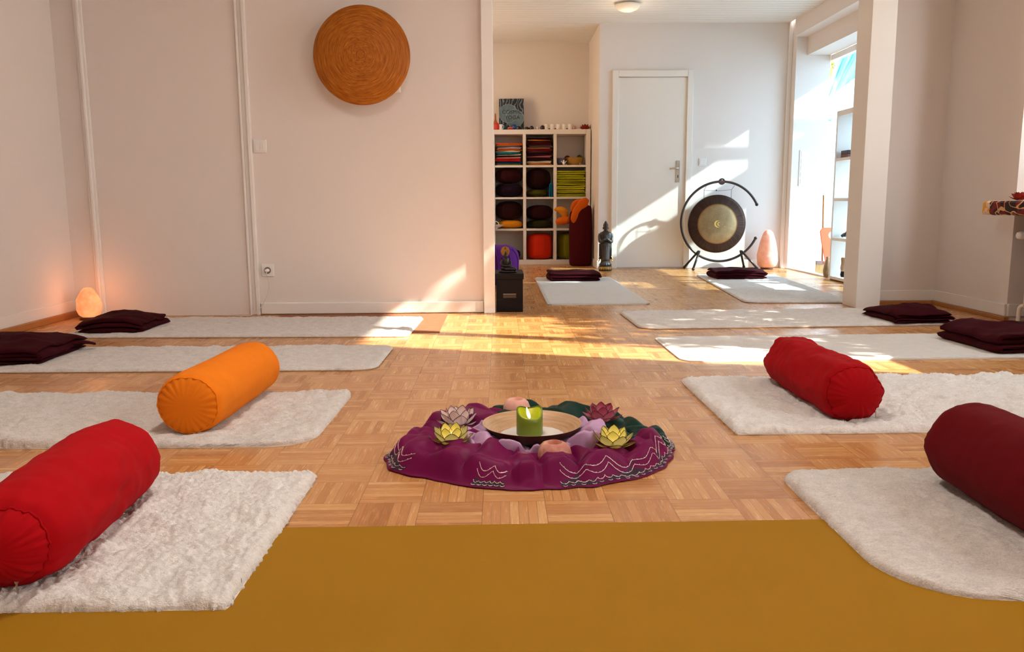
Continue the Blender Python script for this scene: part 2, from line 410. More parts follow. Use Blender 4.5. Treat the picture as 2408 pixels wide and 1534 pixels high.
# ------------------------------------------------------------------ mats
def pile_mat(name, x0, x1, y0, y1, rz, rads, h, amp, res, wool, back, label, seed, group='wool mats on the floor', clump=.014, wave=0.0, pivot=None):
    """pile mat with rounded corners; rads = (x0y0, x1y0, x1y1, x0y1)"""
    L, W = x1-x0, y1-y0
    nu, nv = max(8, int(L/res)), max(8, int(W/res))
    vv = np.linspace(0, 1, nv+1); uu = np.linspace(0, 1, nu+1)
    V, U = np.meshgrid(vv*W, uu)
    def inset(y, r0, r1):
        o = np.zeros_like(y)
        if r0 > 0: o = np.where(y < r0, r0-np.sqrt(np.maximum(0, r0**2-(r0-y)**2)), o)
        if r1 > 0: o = np.where(y > W-r1, r1-np.sqrt(np.maximum(0, r1**2-(r1-(W-y))**2)), o)
        return o
    a = inset(V, rads[0], rads[3]); b = L-inset(V, rads[1], rads[2])
    jl = .004*vnoise(V*90, 3.1+seed); jr = .004*vnoise(V*90, 9.7+seed)
    X = a+(b-a)*U
    edge = np.minimum(np.minimum(X-a, b-X), np.minimum(V, W-V))
    fall = 1-np.exp(-edge/.006)
    n1 = worley((X+.006*vnoise(X*70, V*70, 0, seed))/clump, (V+.006*vnoise(X*70, V*70, 5, seed))/(clump*.8), seed)
    n2 = fbm(X*150, V*150, 0, 2, seed+3)
    Z = h*(.35+.65*fall)+amp*fall*(.55-n1)*1.1+amp*.35*n2*fall+amp*.9*vnoise(X*22, V*22, 0, seed+5)*fall
    if wave: Z = Z+wave*np.maximum(0, vnoise(X*3.1, V*5.0, 2, seed+8))**2*2
    jit = np.exp(-edge/.004)
    X = X+jit*.5*amp*fbm(X*160, V*160, 1, 2, seed+11); Y = V+jit*.5*amp*fbm(X*160, V*160, 7, 2, seed+12)
    m = MB(); m.npgrid(X, Y, Z)
    t = thing(name, label, 'mat', (0,0,0), 0, group)
    px, py = pivot or (x0, y0)
    t.location = (px, py, 0); t.rotation_euler = (0, 0, rz)
    off = Vector((x0-px, y0-py, 0))
    # rim closing the pile down to the backing
    idx = [i*(nv+1) for i in range(nu+1)]+[nu*(nv+1)+j for j in range(1, nv+1)]+[i*(nv+1)+nv for i in range(nu-1, -1, -1)]+[j for j in range(nv-1, 0, -1)]
    ring = [m.v[i] for i in idx]; n = len(m.v); k = len(ring)
    m.v += [(p[0], p[1], .0045) for p in ring]
    for j in range(k):
        m.f.append((idx[j], n+j, n+(j+1) % k, idx[(j+1) % k])); m.m.append(0)
    po = m.build('pile', wool, t, smooth='all', fix=False); po.location = off
    # backing sheet, a rounded rectangle
    ys = np.linspace(0, W, 60); al, bl = inset(ys, rads[0], rads[3]), L-inset(ys, rads[1], rads[2])
    poly = [(bl[i], ys[i]) for i in range(60)]+[(al[i], ys[i]) for i in range(59, -1, -1)]
    bo = MB().prism(poly, .0006, .0046).build('backing', back, t, smooth=False); bo.location = off
    return t
MATS = 'fluffy mats set out on the parquet'
pile_mat('wool_mat', -1.75, -.475, 1.312, 2.012, 0, (.004, .004, .03, .004), .024, .009, .0038, WOOL2, BACK, 'shaggy white wool mat at front left, under the red bolster', 1, MATS, .0125)
pile_mat('wool_mat', -2.45, -.555, 2.268, 2.922, -.012, (.1, .13, .05, .1), .020, .007, .0058, WOOL, BACK, 'cream wool mat carrying the orange bolster', 2, MATS, .013, .012, (-.555, 2.268))
pile_mat('wool_mat', -2.45, -.53, 3.352, 3.925, -.012, (.05, .09, .06, .05), .016, .005, .0085, WOOL, BACKD, 'empty cream wool mat on the left, directly behind the orange bolster', 3, MATS, .014, 0, (-.53, 3.352))
pile_mat('wool_mat', -2.36, -.49, 4.222, 4.93, -.03, (.05, .06, .06, .05), .017, .005, .0095, WOOL, BACKD, 'cream wool mat along the back wall, its right end in sunlight', 4, MATS, .016, 0, (-.49, 4.222))
pile_mat('wool_mat', .705, 2.6, 1.306, 1.99, 0, (.18, .03, .03, .08), .019, .005, .0044, WOOL, BACK, 'cream wool mat at front right, under the dark red bolster', 5, MATS, .011, .004)
pile_mat('wool_mat', .708, 2.62, 2.345, 3.085, .006, (.004, .004, .004, .004), .023, .009, .0062, WOOL2, BACK, 'shaggy white wool mat on the right, under the bright red bolster', 6, MATS, .017, .004)
pile_mat('felt_mat', .80, 2.72, 3.472, 4.125, .014, (.09, .05, .05, .05), .012, .0018, .009, WOOLF, BACK, 'thin flat pale mat on the right, half in sun behind the red bolster', 7, MATS, .02)
pile_mat('wool_mat', .775, 2.65, 4.41, 5.13, .03, (.09, .13, .05, .08), .014, .004, .010, WOOL, BACKD, 'cream wool mat on the right, nearest the radiator corner', 8, MATS, .016)
pile_mat('felt_mat', .325, 1.04, 5.53, 7.57, 0, (.03, .03, .03, .03), .012, .0014, .013, WOOLF, BACK, 'pale mat lying lengthwise before the cube shelf in the back room', 9, MATS, .02)
pile_mat('wool_mat', 1.70, 2.44, 5.56, 7.74, -.085, (.08, .08, .03, .03), .014, .003, .014, WOOL, BACKD, 'cream mat lying lengthwise in front of the gong', 10, MATS, .02, 0, (1.70, 5.56))

# olive mat in the foreground, thin underlay in front of the back wall
def rubber():
    t = NT('olive_mat_rubber'); co = t.coord('Object')
    n1 = t.noise(co, 3.5, 3); n2 = t.noise(co, 420, 3, .7); n3 = t.noise(t.coord('Object', (6, 90, 1)), 8, 3)
    c = t.mix(n1, sr(150, 104, 2), sr(160, 114, 6)); c = t.mix(t.math('MULTIPLY', n2, .16), c, sr(172, 136, 50))
    t.set(Base_Color=c, Roughness=.7, Specular_IOR_Level=.18); t.bump(t.math('ADD', n2, t.math('MULTIPLY', n3, .3)), .25, .0008); return t.m
o = MB().box(-1.10, 1.02, .0, 1.30, 1.676, .0045).build('yoga_mat', rubber(), smooth=False, rot=(0, 0, .009)); bev(o, .0015)
tag(o, 'wide olive green exercise mat filling the bottom foreground', 'mat')
m_under = fabric('rust_underlay', sr(150, 98, 72), .2, .1, 300, .5)
o = MB().box(-1.4, 4.37, .0, -.335, 5.14, .003).build('underlay_rug', m_under, smooth=False)
tag(o, 'thin reddish brown underlay showing past the end of the sunlit cream mat', 'rug')

# ------------------------------------------------------------------ bolsters
def bolster(label, col, name, loc, rz, L, R, squash=.94, endp=1.6, seed=0, wr=.004, sh=.10, bulge=.02, zipper=None, drop=.90):
    m_ = fabric('cotton_'+name, col, .08, .04, 1100, .18, .9, .5)
    m_.node_tree.nodes['Principled BSDF'].inputs['Specular IOR Level'].default_value = .15
    t = thing('bolster', label, 'bolster', loc, rz, 'bolsters on the mats')
    nu, nv = 64, 72
    us = np.linspace(-1, 1, nu); th = np.linspace(0, 2*PI, nv, endpoint=False)
    TH, Uu = np.meshgrid(th, us)
    # radius profile: nearly straight tube, rounded shoulders down to the seam
    shoulder = np.clip((1-np.abs(Uu))/sh, 0, 1)
    rad = R*(drop+(1-drop)*np.sqrt(np.maximum(0, 1-(1-shoulder)**2)))*(1+bulge*(1-Uu**2))
    ax = Uu*L/2
    wn = fbm(np.cos(TH)*2.2+7*seed, np.sin(TH)*2.2, ax*9, 3, seed)+.6*np.abs(vnoise(np.cos(TH)*1.4, np.sin(TH)*1.4+seed, ax*26, seed+4))
    gath = .35*np.exp(-(1-np.abs(Uu))/.06)*np.sin(TH*23+2*np.sin(TH*5+seed))
    arc = ax*30+1.6*np.sin(TH+1.1*seed)+1.2*vnoise(np.cos(TH)*1.2+seed, np.sin(TH)*1.2, ax*4, seed+9)
    ridge = np.maximum(0, vnoise(arc, np.cos(TH)*.6+seed*3, np.sin(TH)*.6, seed+12)-.15)*np.exp(-(1-np.abs(Uu))/.35)
    rad = rad+wr*wn+wr*gath+wr*1.8*ridge*(np.sin(TH) > -.5)
    X = rad*np.cos(TH); Zs = rad*np.sin(TH)*squash
    flat = -R*squash*.90
    Z = np.where(Zs < flat, flat+.15*(Zs-flat), Zs)
    zmin = Z.min()
    m = MB(); m.npgrid(X, ax, Z-zmin, wrap=True); m.build('cover', m_, t, smooth='all')
    for s_, row in ((-1, 0), (1, nu-1)):
        rim = np.array([X[row], ax[row], Z[row]-zmin]).T; c = rim.mean(0)
        rr = []
        for q, push in ((1, 0), (.93, .010), (.8, .020), (.6, .030), (.35, .036), (.1, .038)):
            ring = []
            for j in range(nv):
                p = c+(rim[j]-c)*q; pk = .0035*math.sin(j/nv*2*PI*23)*max(0, q-.5)*2
                ring.append((p[0], p[1]+s_*(push*endp/1.6+pk), p[2]))
            rr.append(ring)
        mm = MB(); mm.rings(rr, True, False); mm.f.append(tuple(5*nv+j for j in range(nv))); mm.m.append(0)
        mm.build('end_panel', m_, t, smooth='all')
        MB().tube([tuple(c+(p-c)*1.008) for p in rim], .0022, 6, True).build('seam', m_, t, smooth='all')
    if zipper:
        s_, an = zipper
        row = 0 if s_ < 0 else nu-1; j = int(an/(2*PI)*nv) % nv
        p = np.array([X[row][j], ax[row][j], Z[row][j]-zmin])
        z = MB().box(p[0]-.003, p[1]+s_*.003-.002, p[2]-.004, p[0]+.003, p[1]+s_*.003+.002, p[2]+.004)
        z.box(p[0]-.0018, p[1]+s_*.004-.0008, p[2]-.022, p[0]+.0018, p[1]+s_*.004+.0008, p[2]-.003)
        bev(z.build('zipper_pull', METAL, t, smooth=False), .001)
    return t
bolster('bright red round bolster on the white mat at front left', sr(172, 2, 14), 'red', (-.888, 1.615, .022), .07, .52, .101, .93, 1.9, 1, .006, .32, drop=.72, zipper=(-1, 4.9))
bolster('plain orange round bolster on the left', sr(236, 126, 22), 'orange', (-.925, 2.66, .020), -.03, .60, .099, .94, .8, 2, .0028)
bolster('bright red crumpled bolster lying on the right white mat, its zip pull showing', sr(158, 2, 12), 'scarlet', (1.088, 2.70, .022), .01, .55, .098, .93, 1.7, 3, .0065, zipper=(-1, 5.6))
bolster('dark red bolster cut by the right edge of the picture', sr(96, 2, 12), 'wine', (1.130, 1.58, .018), .0, .60, .110, .94, 1.7, 4, .003)

# ------------------------------------------------------------------ folded blankets
def snake(nl, W, gap, R=None):
    """cross-section path of a sheet folded nl times, in (x, z)"""
    p = []
    r = gap/2
    for k in range(nl):
        z = gap*k+r
        xs = np.linspace(0, W, 14) if k % 2 == 0 else np.linspace(W, 0, 14)
        ww = W-.0
        for x in xs: p.append((x, z))
        if k < nl-1:
            cx_ = W if k % 2 == 0 else 0; sg = 1 if k % 2 == 0 else -1
            for a in np.linspace(-PI/2, PI/2, 8)[1:-1]: p.append((cx_+sg*r*math.cos(a), z+r+r*math.sin(a)))
    return p
def blanket(label, loc, rz, W, D, layers, th, seed, col=BURG, name='folded_blanket', cat='blanket', group='burgundy blankets folded on the mats', amp=.010, flip=False, sag=.0, mesh_only=False, loops=True):
    gap = th*1.02
    P = np.array(snake(layers, W, gap)); n = len(P)
    T = np.gradient(P, axis=0); T /= np.maximum(1e-9, np.linalg.norm(T, axis=1))[:, None]
    N = np.c_[-T[:, 1], T[:, 0]]
    h = th*.5
    ins = P-N*h*.98; out = P+N*h*.98
    # rounded ends of the sheet
    def cap(i, s_):
        return [P[i]+s_*T[i]*h*math.cos(a)+N[i]*h*math.sin(a)*.98 for a in (np.linspace(PI/2, -PI/2, 5)[1:-1])]
    prof = list(out)+cap(n-1, 1)+list(ins[::-1])+[q for q in cap(0, -1)][::-1]
    prof = np.array(prof)
    ny = max(12, int(D/.016)); ys = np.linspace(0, D, ny)
    rr = []
    for i, y in enumerate(ys):
        X = prof[:, 0]; Z = prof[:, 1]
        lay = np.floor(Z/gap)
        sh = .010*vnoise(lay*1.7+seed, y*5, 0, seed)+.006*vnoise(lay*3.1, y*17, 3, seed)
        dz = amp*(fbm(X*6+seed, y*7, Z*4, 3, seed))*np.clip(Z/(gap*layers), .0, 1)
        dz = dz-sag*np.clip(Z/(gap*layers), 0, 1)*((X/W-.5)**2+(y/D-.5)**2)*2
        yo = (.014*vnoise(lay*2.3, X*8, 1, seed)+.010)*(1 if i == 0 else (-1 if i == ny-1 else 0))
        ed = min(1, min(i, ny-1-i)/2.0)
        zc = (lay+.5)*gap; Zr = zc+(Z-zc)*(.55+.45*ed)
        rr.append([(X[j]+sh[j], y+(yo[j] if hasattr(yo, '__len__') else yo), max(.001, Zr[j]+dz[j])) for j in range(len(prof))])
    m = MB().rings(rr, True, True)
    if flip: m.v = [(W-p[0], p[1], p[2]) for p in m.v]; m.f = [f[::-1] for f in m.f]
    if mesh_only: return m
    o = m.build(name, col, smooth='all', loc=loc, rot=(0, 0, rz)); tag(o, label, cat, group); return o
blanket('burgundy folded blanket lying on the cream mat beside the glowing salt lamp', (-2.27, 4.33, .017), .02, .31, .39, 3, .026, 11, amp=.022, sag=.03)
bl = blanket('burgundy folded blanket at the left picture edge, a corner sticking out', (-2.42, 3.45, .016), .03, .40, .47, 4, .022, 12, amp=.024, flip=True, sag=.03)
rr = []
for i in range(14):
    u = i/13; hw = .055*(1-u)**.7+.004
    rr.append([(.36+.13*u, .33+.05*u+hw*math.cos(a), .028+.014*math.sin(PI*u)+.010*(1-.5*u)*math.sin(a)) for a in np.linspace(0, 2*PI, 14, endpoint=False)])
MB().rings(rr).build('loose_corner', BURG, bl, smooth='all')
blanket('burgundy folded blanket with uneven layered edges on the mat nearest the radiator', (2.24, 4.45, .015), .03, .30, .40, 4, .022, 13, amp=.026, sag=.05, flip=True)
blanket('burgundy folded blanket at the right picture edge, on the thin pale mat', (2.25, 3.53, .013), .05, .42, .46, 4, .025, 14, amp=.024, sag=.03, flip=True)
blanket('burgundy folded blanket on the pale mat before the cube shelf', (.45, 7.12, .013), 0, .415, .36, 3, .026, 15, flip=True)
blanket('burgundy folded blanket on the mat in front of the gong', (1.95, 7.16, .016), .02, .42, .34, 3, .024, 16, amp=.016, flip=True)

# ------------------------------------------------------------------ cloths of the centrepiece
CX, CY = .085, 2.24
def outline(pts):
    a = np.array([math.atan2(p[1]-CY, p[0]-CX) for p in pts]); r = np.array([math.hypot(p[0]-CX, p[1]-CY) for p in pts])
    i = np.argsort(a); a, r = a[i], r[i]
    return lambda q: np.interp(((np.asarray(q)+PI) % (2*PI))-PI, np.r_[a[-1]-2*PI, a, a[0]+2*PI], np.r_[r[-1], r, r[0]])
def silk(name, col, sheen):
    t = NT(name); co = t.coord()
    n1 = t.noise(co, 8, 4)
    t.set(Base_Color=t.mix(n1, tuple(c*.72 for c in col), tuple(min(1, c*1.2) for c in col)), Roughness=.5, Sheen_Weight=.12, Sheen_Roughness=.3, Sheen_Tint=sheen, Specular_IOR_Level=.16)
    t.bump(t.noise(co, 700, 2), .1, .001); return t.m
MAG = silk('magenta_silk', sr(108, 0, 66), (.8, .05, .6)); GRN = silk('bottle_green_silk', sr(2, 44, 34), (.05, .45, .4))
LIL = translucent('lilac_chiffon', sr(214, 172, 210), .25, .5)
def cloth(name, label, mat_, th0, th1, ro, ri, seed, hmax, fr=12, base=.006, tang=2.4, nth=420, nr=70, skew=3.0):
    th = np.linspace(th0, th1, nth); q = np.linspace(0, 1, nr)
    TH, Q = np.meshgrid(th, q, indexing='ij')
    RO = ro(TH)*(1+.018*vnoise(TH*9, 0, 0, seed)); Rr = ri+(RO-ri)*Q
    s1 = vnoise(TH*tang+Rr*skew, Rr*fr+vnoise(TH*3, Rr*6, 0, seed+7)*.9, 0, seed)
    s2 = vnoise(TH*tang*2.3-Rr*4, Rr*fr*2.1, 3, seed+1)
    fold = np.minimum(1, np.abs(s1)*1.9)**.85; fold2 = np.minimum(1, np.abs(s2)*1.9)
    ed = np.clip((1-Q)/.17, 0, 1); ed = ed*ed*(3-2*ed)
    e2 = np.minimum(1, np.minimum(TH-th0, th1-TH)/.10); e2 = np.clip(e2, 0, 1)
    roll = np.exp(-((1-Q)-.10)**2/.004)*(.5+.5*vnoise(TH*4, 2, 0, seed+2))
    Z = base*(.35+.65*ed)+hmax*ed*(.55*fold+.42*fold2+.25*(.5+.5*vnoise(TH*2, Rr*5, 9, seed)))*(.3+.7*e2)+.012*np.maximum(0, roll)
    Z = Z*(.55+.45*np.clip((Rr-.12)/.06, 0, 1))
    X = CX+Rr*np.cos(TH)+.012*s1*ed; Y = CY+Rr*np.sin(TH)+.012*s2*ed
    m = MB(); m.npgrid(X, Y, np.maximum(Z, .002))
    o = m.build(name, mat_, smooth='all', fix=False)
    mod = o.modifiers.new('cloth_thickness', 'SOLIDIFY'); mod.thickness = .0014; mod.offset = -1
    tag(o, label, 'cloth', 'silk cloths of the floor centrepiece')
    return o, X, Y, Z, th
mag_o = outline([(-.322,2.137),(-.30,2.27),(-.235,2.45),(-.12,2.545),(.0,2.56),(.13,2.56),(.489,2.34),(.50,2.27),(.489,2.19),(.455,2.09),(.39,2.0),(.30,1.94),(.20,1.905),(.06,1.893),(-.07,1.91),(-.14,1.95),(-.21,1.99),(-.30,2.05)])
cm, MX, MY, MZ, MT = cloth('silk_shawl', 'magenta silk shawl with beaded border, gathered around the bowl', MAG, math.radians(100), math.radians(354), mag_o, .06, 21, .056, 7.5, tang=1.9)
grn_o = outline([(.45,2.14),(.49,2.21),(.495,2.25),(.47,2.36),(.42,2.50),(.30,2.60),(.15,2.63),(.05,2.655),(-.05,2.58),(-.3,2.4),(-.3,2.2),(0,1.95),(.4,2.1)])
cg, GX, GY, GZ, GT = cloth('silk_scarf', 'dark bottle-green silk scarf behind the bowl', GRN, math.radians(-14), math.radians(116), grn_o, .08, 22, .036, 9, .010, 2.4, 260)
lil_o = outline([(CX+r_*math.cos(math.radians(a)), CY+r_*math.sin(math.radians(a))) for a, r_ in ((-179, .20), (-160, .215), (-135, .205), (-110, .185), (-90, .155), (-60, .15), (-45, .195), (-30, .232), (-10, .240), (10, .228), (28, .18), (45, .15), (135, .15), (150, .17), (165, .19))])
cl, _, _, _, _ = cloth('chiffon_scarf', 'pale lilac chiffon scarf crumpled under the wooden bowl', LIL, math.radians(145), math.radians(392), lil_o, .09, 23, .050, 9, .032, 2.6, 300, 40, 2.0)
# beaded, scalloped borders
BEAD = plain('silver_beads', (.80, .66, .70), .25, .6, var=.2, scale=200)
DARKB = plain('border_backing', sr(40, 14, 40), .7)
def border(parent, X, Y, Z, th, a0, a1, nscal, seed):
    m = MB(); idx = [i for i in range(len(th)) if a0 <= th[i] <= a1]
    nr = X.shape[1]
    def P(i, q, dz=.003):
        f = q*(nr-1); j = min(nr-2, int(f)); t = f-j
        return (X[i, j]*(1-t)+X[i, j+1]*t, Y[i, j]*(1-t)+Y[i, j+1]*t, Z[i, j]*(1-t)+Z[i, j+1]*t+dz)
    n = len(idx)
    for off, r in ((.965, .0008), (.94, .0008), (.915, .0009)):
        path = [P(i, off-.03*(1-abs(math.sin(PI*nscal*k/n))) if off < .95 else off-.012*(1-abs(math.sin(PI*nscal*3*k/n)))) for k, i in enumerate(idx)]
        m.tube(path, r, 5)
        for p in path[::3]: m.ball((p[0], p[1], p[2]+.0012), .0014, 5, 3)
    for k in range(nscal*3):
        i = idx[int(n*(k+.5)/(nscal*3))]; c = P(i, .975)
        m.tube([(c[0]+.0055*math.cos(a), c[1]+.0055*math.sin(a), c[2]) for a in np.linspace(0, 2*PI, 9)[:-1]], .0008, 4, True)
    m.build('beaded_border', BEAD, parent, smooth='all')
    b = MB(); st = [[P(i, q-.03*(1-abs(math.sin(PI*nscal*k/n)))*(1-q)/.072, .0022) for q in (.918, .93, .945, .96, .972, .985)] for k, i in enumerate(idx)]
    A = np.array(st); b.npgrid(A[:, :, 0], A[:, :, 1], A[:, :, 2]); b.build('border_band', DARKB, parent, smooth='all', fix=False)
border(cm, MX, MY, MZ, MT, math.radians(280), math.radians(352), 6, 1)
border(cm, MX, MY, MZ, MT, math.radians(172), math.radians(212), 4, 2)
border(cm, MX, MY, MZ, MT, math.radians(243), math.radians(257), 2, 4)
border(cg, GX, GY, GZ, GT, math.radians(-8), math.radians(14), 3, 3)

# ------------------------------------------------------------------ bowl, sand, candle
def ringwood(name, c1, c2, sc_=60, dark=None):
    t = NT(name); tc = t.n('ShaderNodeTexCoord'); sx = t.n('ShaderNodeSeparateXYZ'); t.t.links.new(tc.outputs['Object'], sx.inputs[0])
    r = t.math('SQRT', t.math('ADD', t.math('POWER', sx.outputs[0], 2.0), t.math('POWER', sx.outputs[1], 2.0)))
    ang = t.math('ARCTAN2', sx.outputs[1], sx.outputs[0])
    v = t.n('ShaderNodeCombineXYZ', {0: t.math('MULTIPLY', r, sc_*6), 1: t.math('MULTIPLY', ang, 1.3), 2: 0.0})
    n1 = t.noise(v.outputs[0], 1.0, 4, .6)
    t.set(Base_Color=t.ramp(n1, [(.25, c1), (.5, tuple((a+b)/2 for a, b in zip(c1, c2))), (.72, c2)]), Roughness=.42)
    t.bump(n1, .25, .002); return t.m
BOWLIN = ringwood('bamboo_bowl_inside', sr(172, 130, 92), sr(214, 178, 138), 30)
BOWLOUT = plain('bamboo_bowl_outside', sr(74, 44, 24), .35, var=.2)
t = thing('bamboo_bowl', 'round shallow bamboo bowl at the middle of the cloths', 'bowl', (CX+.002, CY-.005, .026))
MB().lathe([(.001, 0), (.045, 0), (.075, .004), (.105, .017), (.128, .034), (.140, .050), (.1415, .0522)], 72, cap=False).build('shell', BOWLOUT, t, smooth='all')
MB().lathe([(.1415, .0522), (.138, .0515), (.126, .036), (.103, .020), (.074, .0075), (.03, .0045), (.001, .0045)], 72, cap=False).build('inside', BOWLIN, t, smooth='all')
sand = plain('white_sand', (.83, .79, .74), .95, var=.12, scale=700, bump=.6)
q = np.linspace(0, 1, 26); a = np.linspace(0, 2*PI, 64, endpoint=False)
A, Q = np.meshgrid(a, q); Rr = Q*.096
m = MB(); m.npgrid(Rr*np.cos(A), Rr*np.sin(A), .0185+.002*fbm(Rr*np.cos(A)*40, Rr*np.sin(A)*40, 0, 3, 4)-.004*np.clip((Q-.75)/.25, 0, 1)**2, wrap=True)
o = m.build('sand', sand, smooth='all', fix=False, loc=(CX+.002, CY-.005, .026)); tag(o, 'white sand filling the bottom of the bamboo bowl', 'sand', kind='stuff')
WAX = NT('green_wax'); co = WAX.coord()
WAX.set(Base_Color=WAX.mix(WAX.noise(co, 20, 3), sr(88, 110, 10), sr(118, 138, 22)), Roughness=.4, Subsurface_Weight=.35, Subsurface_Radius=(.02, .018, .004), Subsurface_Scale=.6); WAX = WAX.m
t = thing('pillar_candle', 'thick green pillar candle burning in the bowl', 'candle', (CX-.005, CY-.005, .043))
def rim(a): return .074-.026*max(0, math.cos(a+PI/2-.15))**1.5+.004*math.sin(3*a)
def cfn(p, a, r, z):
    if z > .05: return (p[0], p[1], rim(a)+(z-.08)*.5)
    return p
MB().lathe([(.001, 0), (.036, 0), (.0375, .003), (.0375, .04), (.0372, .078), (.035, .081), (.032, .079)], 48, cap=False, fn=cfn).lathe([(.0320, .078), (.031, .045), (.029, .034), (.0005, .034)], 48, cap=False, fn=lambda p, a, r, z: (p[0], p[1], rim(a)-.0025) if z > .07 else p).build('wax', WAX, t, smooth='all')
MB().lathe([(.0285, .0345), (.0005, .0348)], 32, cap=False).build('melted_wax', plain('melted_wax', sr(190, 190, 70), .1), t, smooth='all')
MB().tube([(0, 0, .034), (.001, 0, .042), (-.001, 0, .049)], .0011, 6).build('wick', plain('wick_black', (.01, .008, .006)), t)
FLAME = emit('candle_flame', (1.0, .62, .18), 22.0)
fp = [(.0008, .046), (.0035, .050), (.0048, .056), (.0040, .064), (.0022, .072), (.0004, .079)]
fo = MB().lathe(fp, 12, fn=lambda p, a, r, z: (p[0]-.25*(z-.046), p[1], p[2])).build('flame', FLAME, t, smooth='all')
ld = bpy.data.lights.new('candle_light', 'POINT'); ld.energy = .06; ld.color = (1, .6, .22); ld.shadow_soft_size = .006
lo = bpy.data.objects.new('candle_light', ld); C.objects.link(lo); lo.parent = t; lo.location = (-.004, -.012, .066)

# ------------------------------------------------------------------ lotus tea lights
def petal_mesh(L, W, curl, rise, mats, name, out=0):
    m = MB(); nl, nw = 9, 6
    def P(u, v, dn=0):
        wd = W*math.sin(PI*min(1, u*.93+.07)**.8)**.9*(1-.15*u) if u < .999 else 0
        wd = W*(math.sin(PI*(u**.75))**.8)*(1 if u < .999 else 0)+.0008
        x = .012+L*u*math.cos(rise+curl*u); z = .004+L*u*math.sin(rise+curl*u)
        y = wd*v
        x -= .35*wd*v*v*abs(v)*.5; z += .30*wd*v*v
        return (x, y, z)
    us = np.linspace(0, 1, nl); vs_ = np.linspace(-1, 1, nw+1)
    n = len(m.v)
    for u in us:
        for v in vs_: m.v.append(P(u, v))
    for i in range(nl-1):
        for j in range(nw): m.f.append((i*(nw+1)+j, i*(nw+1)+j+1, (i+1)*(nw+1)+j+1, (i+1)*(nw+1)+j)); m.m.append(0)
    # dark wire edge
    edge = [P(u, -1) for u in us]+[P(u, 1) for u in us[::-1]][1:]
    m.tube(edge, .0007, 4, False, 1)
    me = m.build(name, mats, smooth='all', fix=False)
    return me
WIRE = plain('dark_wire', (.03, .015, .012), .6)
def lotus(label, pm, pm2, loc, lit, rz=0, scale=1.0, n=8, openness=0.0):
    t = thing('lotus_candle_holder', label, 'candle holder', loc, rz, 'lotus candle holders')
    t.scale = (scale,)*3
    rows = ((6, .050, .0165, .35, .86, 0, pm), (6, .053, .0175, .35, .48, PI/6, pm), (6, .050, .0145, .35, .10, .2, pm2))
    for (cnt, L, W, curl, rise, ph, mt) in rows:
        p = petal_mesh(L, W, curl, rise, [mt, WIRE], 'petal')
        for k in range(cnt):
            q = p if k == 0 else p.copy()
            if k: C.objects.link(q)
            q.parent = t; q.rotation_euler = (0, 0, ph+2*PI*k/cnt)
    MB().lathe([(.014, .001), (.019, .002), (.0195, .014), (.018, .014), (.017, .006), (.001, .006)], 24, cap=False).build('cup', plain('tealight_tin', (.6, .55, .5), .3, .9), t, smooth='all')
    if lit:
        MB().lathe([(.0004, .011), (.0028, .015), (.0032, .020), (.0016, .028), (.0003, .033)], 10).build('flame', FLAME, t, smooth='all')
        l = bpy.data.lights.new('tealight', 'POINT'); l.energy = .035; l.color = (1, .62, .25); l.shadow_soft_size = .008
        q = bpy.data.objects.new('tealight', l); C.objects.link(q); q.parent = t; q.location = (0, 0, .026)
    return t
PINKP = translucent('pale_pink_shell', sr(255, 240, 230), .25, .6, sr(250, 216, 208)); PINKB = translucent('blush_shell', sr(255, 240, 228), .25)
ROSE = translucent('rose_shell', sr(232, 150, 168), .22, .6, sr(170, 20, 70)); ROSE2 = translucent('rose_base_shell', sr(206, 120, 134), .22)
LIME = translucent('lime_shell', sr(248, 240, 180), .5, .6, sr(196, 204, 90)); LIME2 = translucent('olive_shell', sr(196, 180, 90), .45)
REDP = translucent('red_shell', sr(196, 60, 24), .4, .6, sr(150, 20, 14)); REDP2 = translucent('dark_red_shell', sr(160, 40, 24), .35)
lotus('pale pink lotus candle holder on the magenta shawl, back left of the bowl', PINKP, PINKB, (-.128, 2.335, .036), False, .2, 1.2)
lotus('rose red lotus candle holder on the green scarf', ROSE, ROSE2, (.303, 2.365, .040), False, .5, 1.1)
lotus('lime green lotus candle holder glowing at front left of the bowl', LIME, LIME2, (-.137, 2.125, .046), True, .1, 1.1)
lotus('lime green lotus candle holder right of the bowl, by the green scarf', LIME, LIME2, (.302, 2.11, .036), True, .35, 1.15)

# ------------------------------------------------------------------ salt crystals
def salt(name, c1, c2, em=0.0, ec=(1, .3, .08), ss=.3):
    t = NT(name); co = t.coord('Object')
    n1 = t.noise(co, 28, 4, .6); n2 = t.noise(co, 9, 3)
    c = t.mix(n2, c1, c2); c = t.mix(t.math('MULTIPLY', t.math('POWER', n1, 3.0), 1.6), c, (.95, .72, .62))
    t.set(Base_Color=c, Roughness=.55, Subsurface_Weight=ss, Subsurface_Radius=(.05, .02, .01), Subsurface_Scale=.4)
    if em: t.set(Emission_Color=t.mix(n2, ec, (1, .5, .2)), Emission_Strength=t.math('MULTIPLY', t.math('ADD', n2, .35), em))
    t.bump(t.math('ADD', n1, n2), .5, .006); return t.m
SALT = salt('salt_rock', sr(158, 70, 46), sr(186, 106, 80)); SALTP = salt('salt_rock_pale', sr(214, 140, 118), sr(226, 170, 152))
def rock(m, prof, n, seed, amp, hole=False):
    rr = []
    for (r, z) in prof:
        g = []
        for j in range(n):
            a = 2*PI*j/n; k = 1+amp*float(fbm(math.cos(a)*1.6+seed, math.sin(a)*1.6, z*22, 3, seed)) if r > .022 else 1
            g.append((r*k*math.cos(a), r*k*math.sin(a), z))
        rr.append(g)
    m.rings(rr, True, True); return m
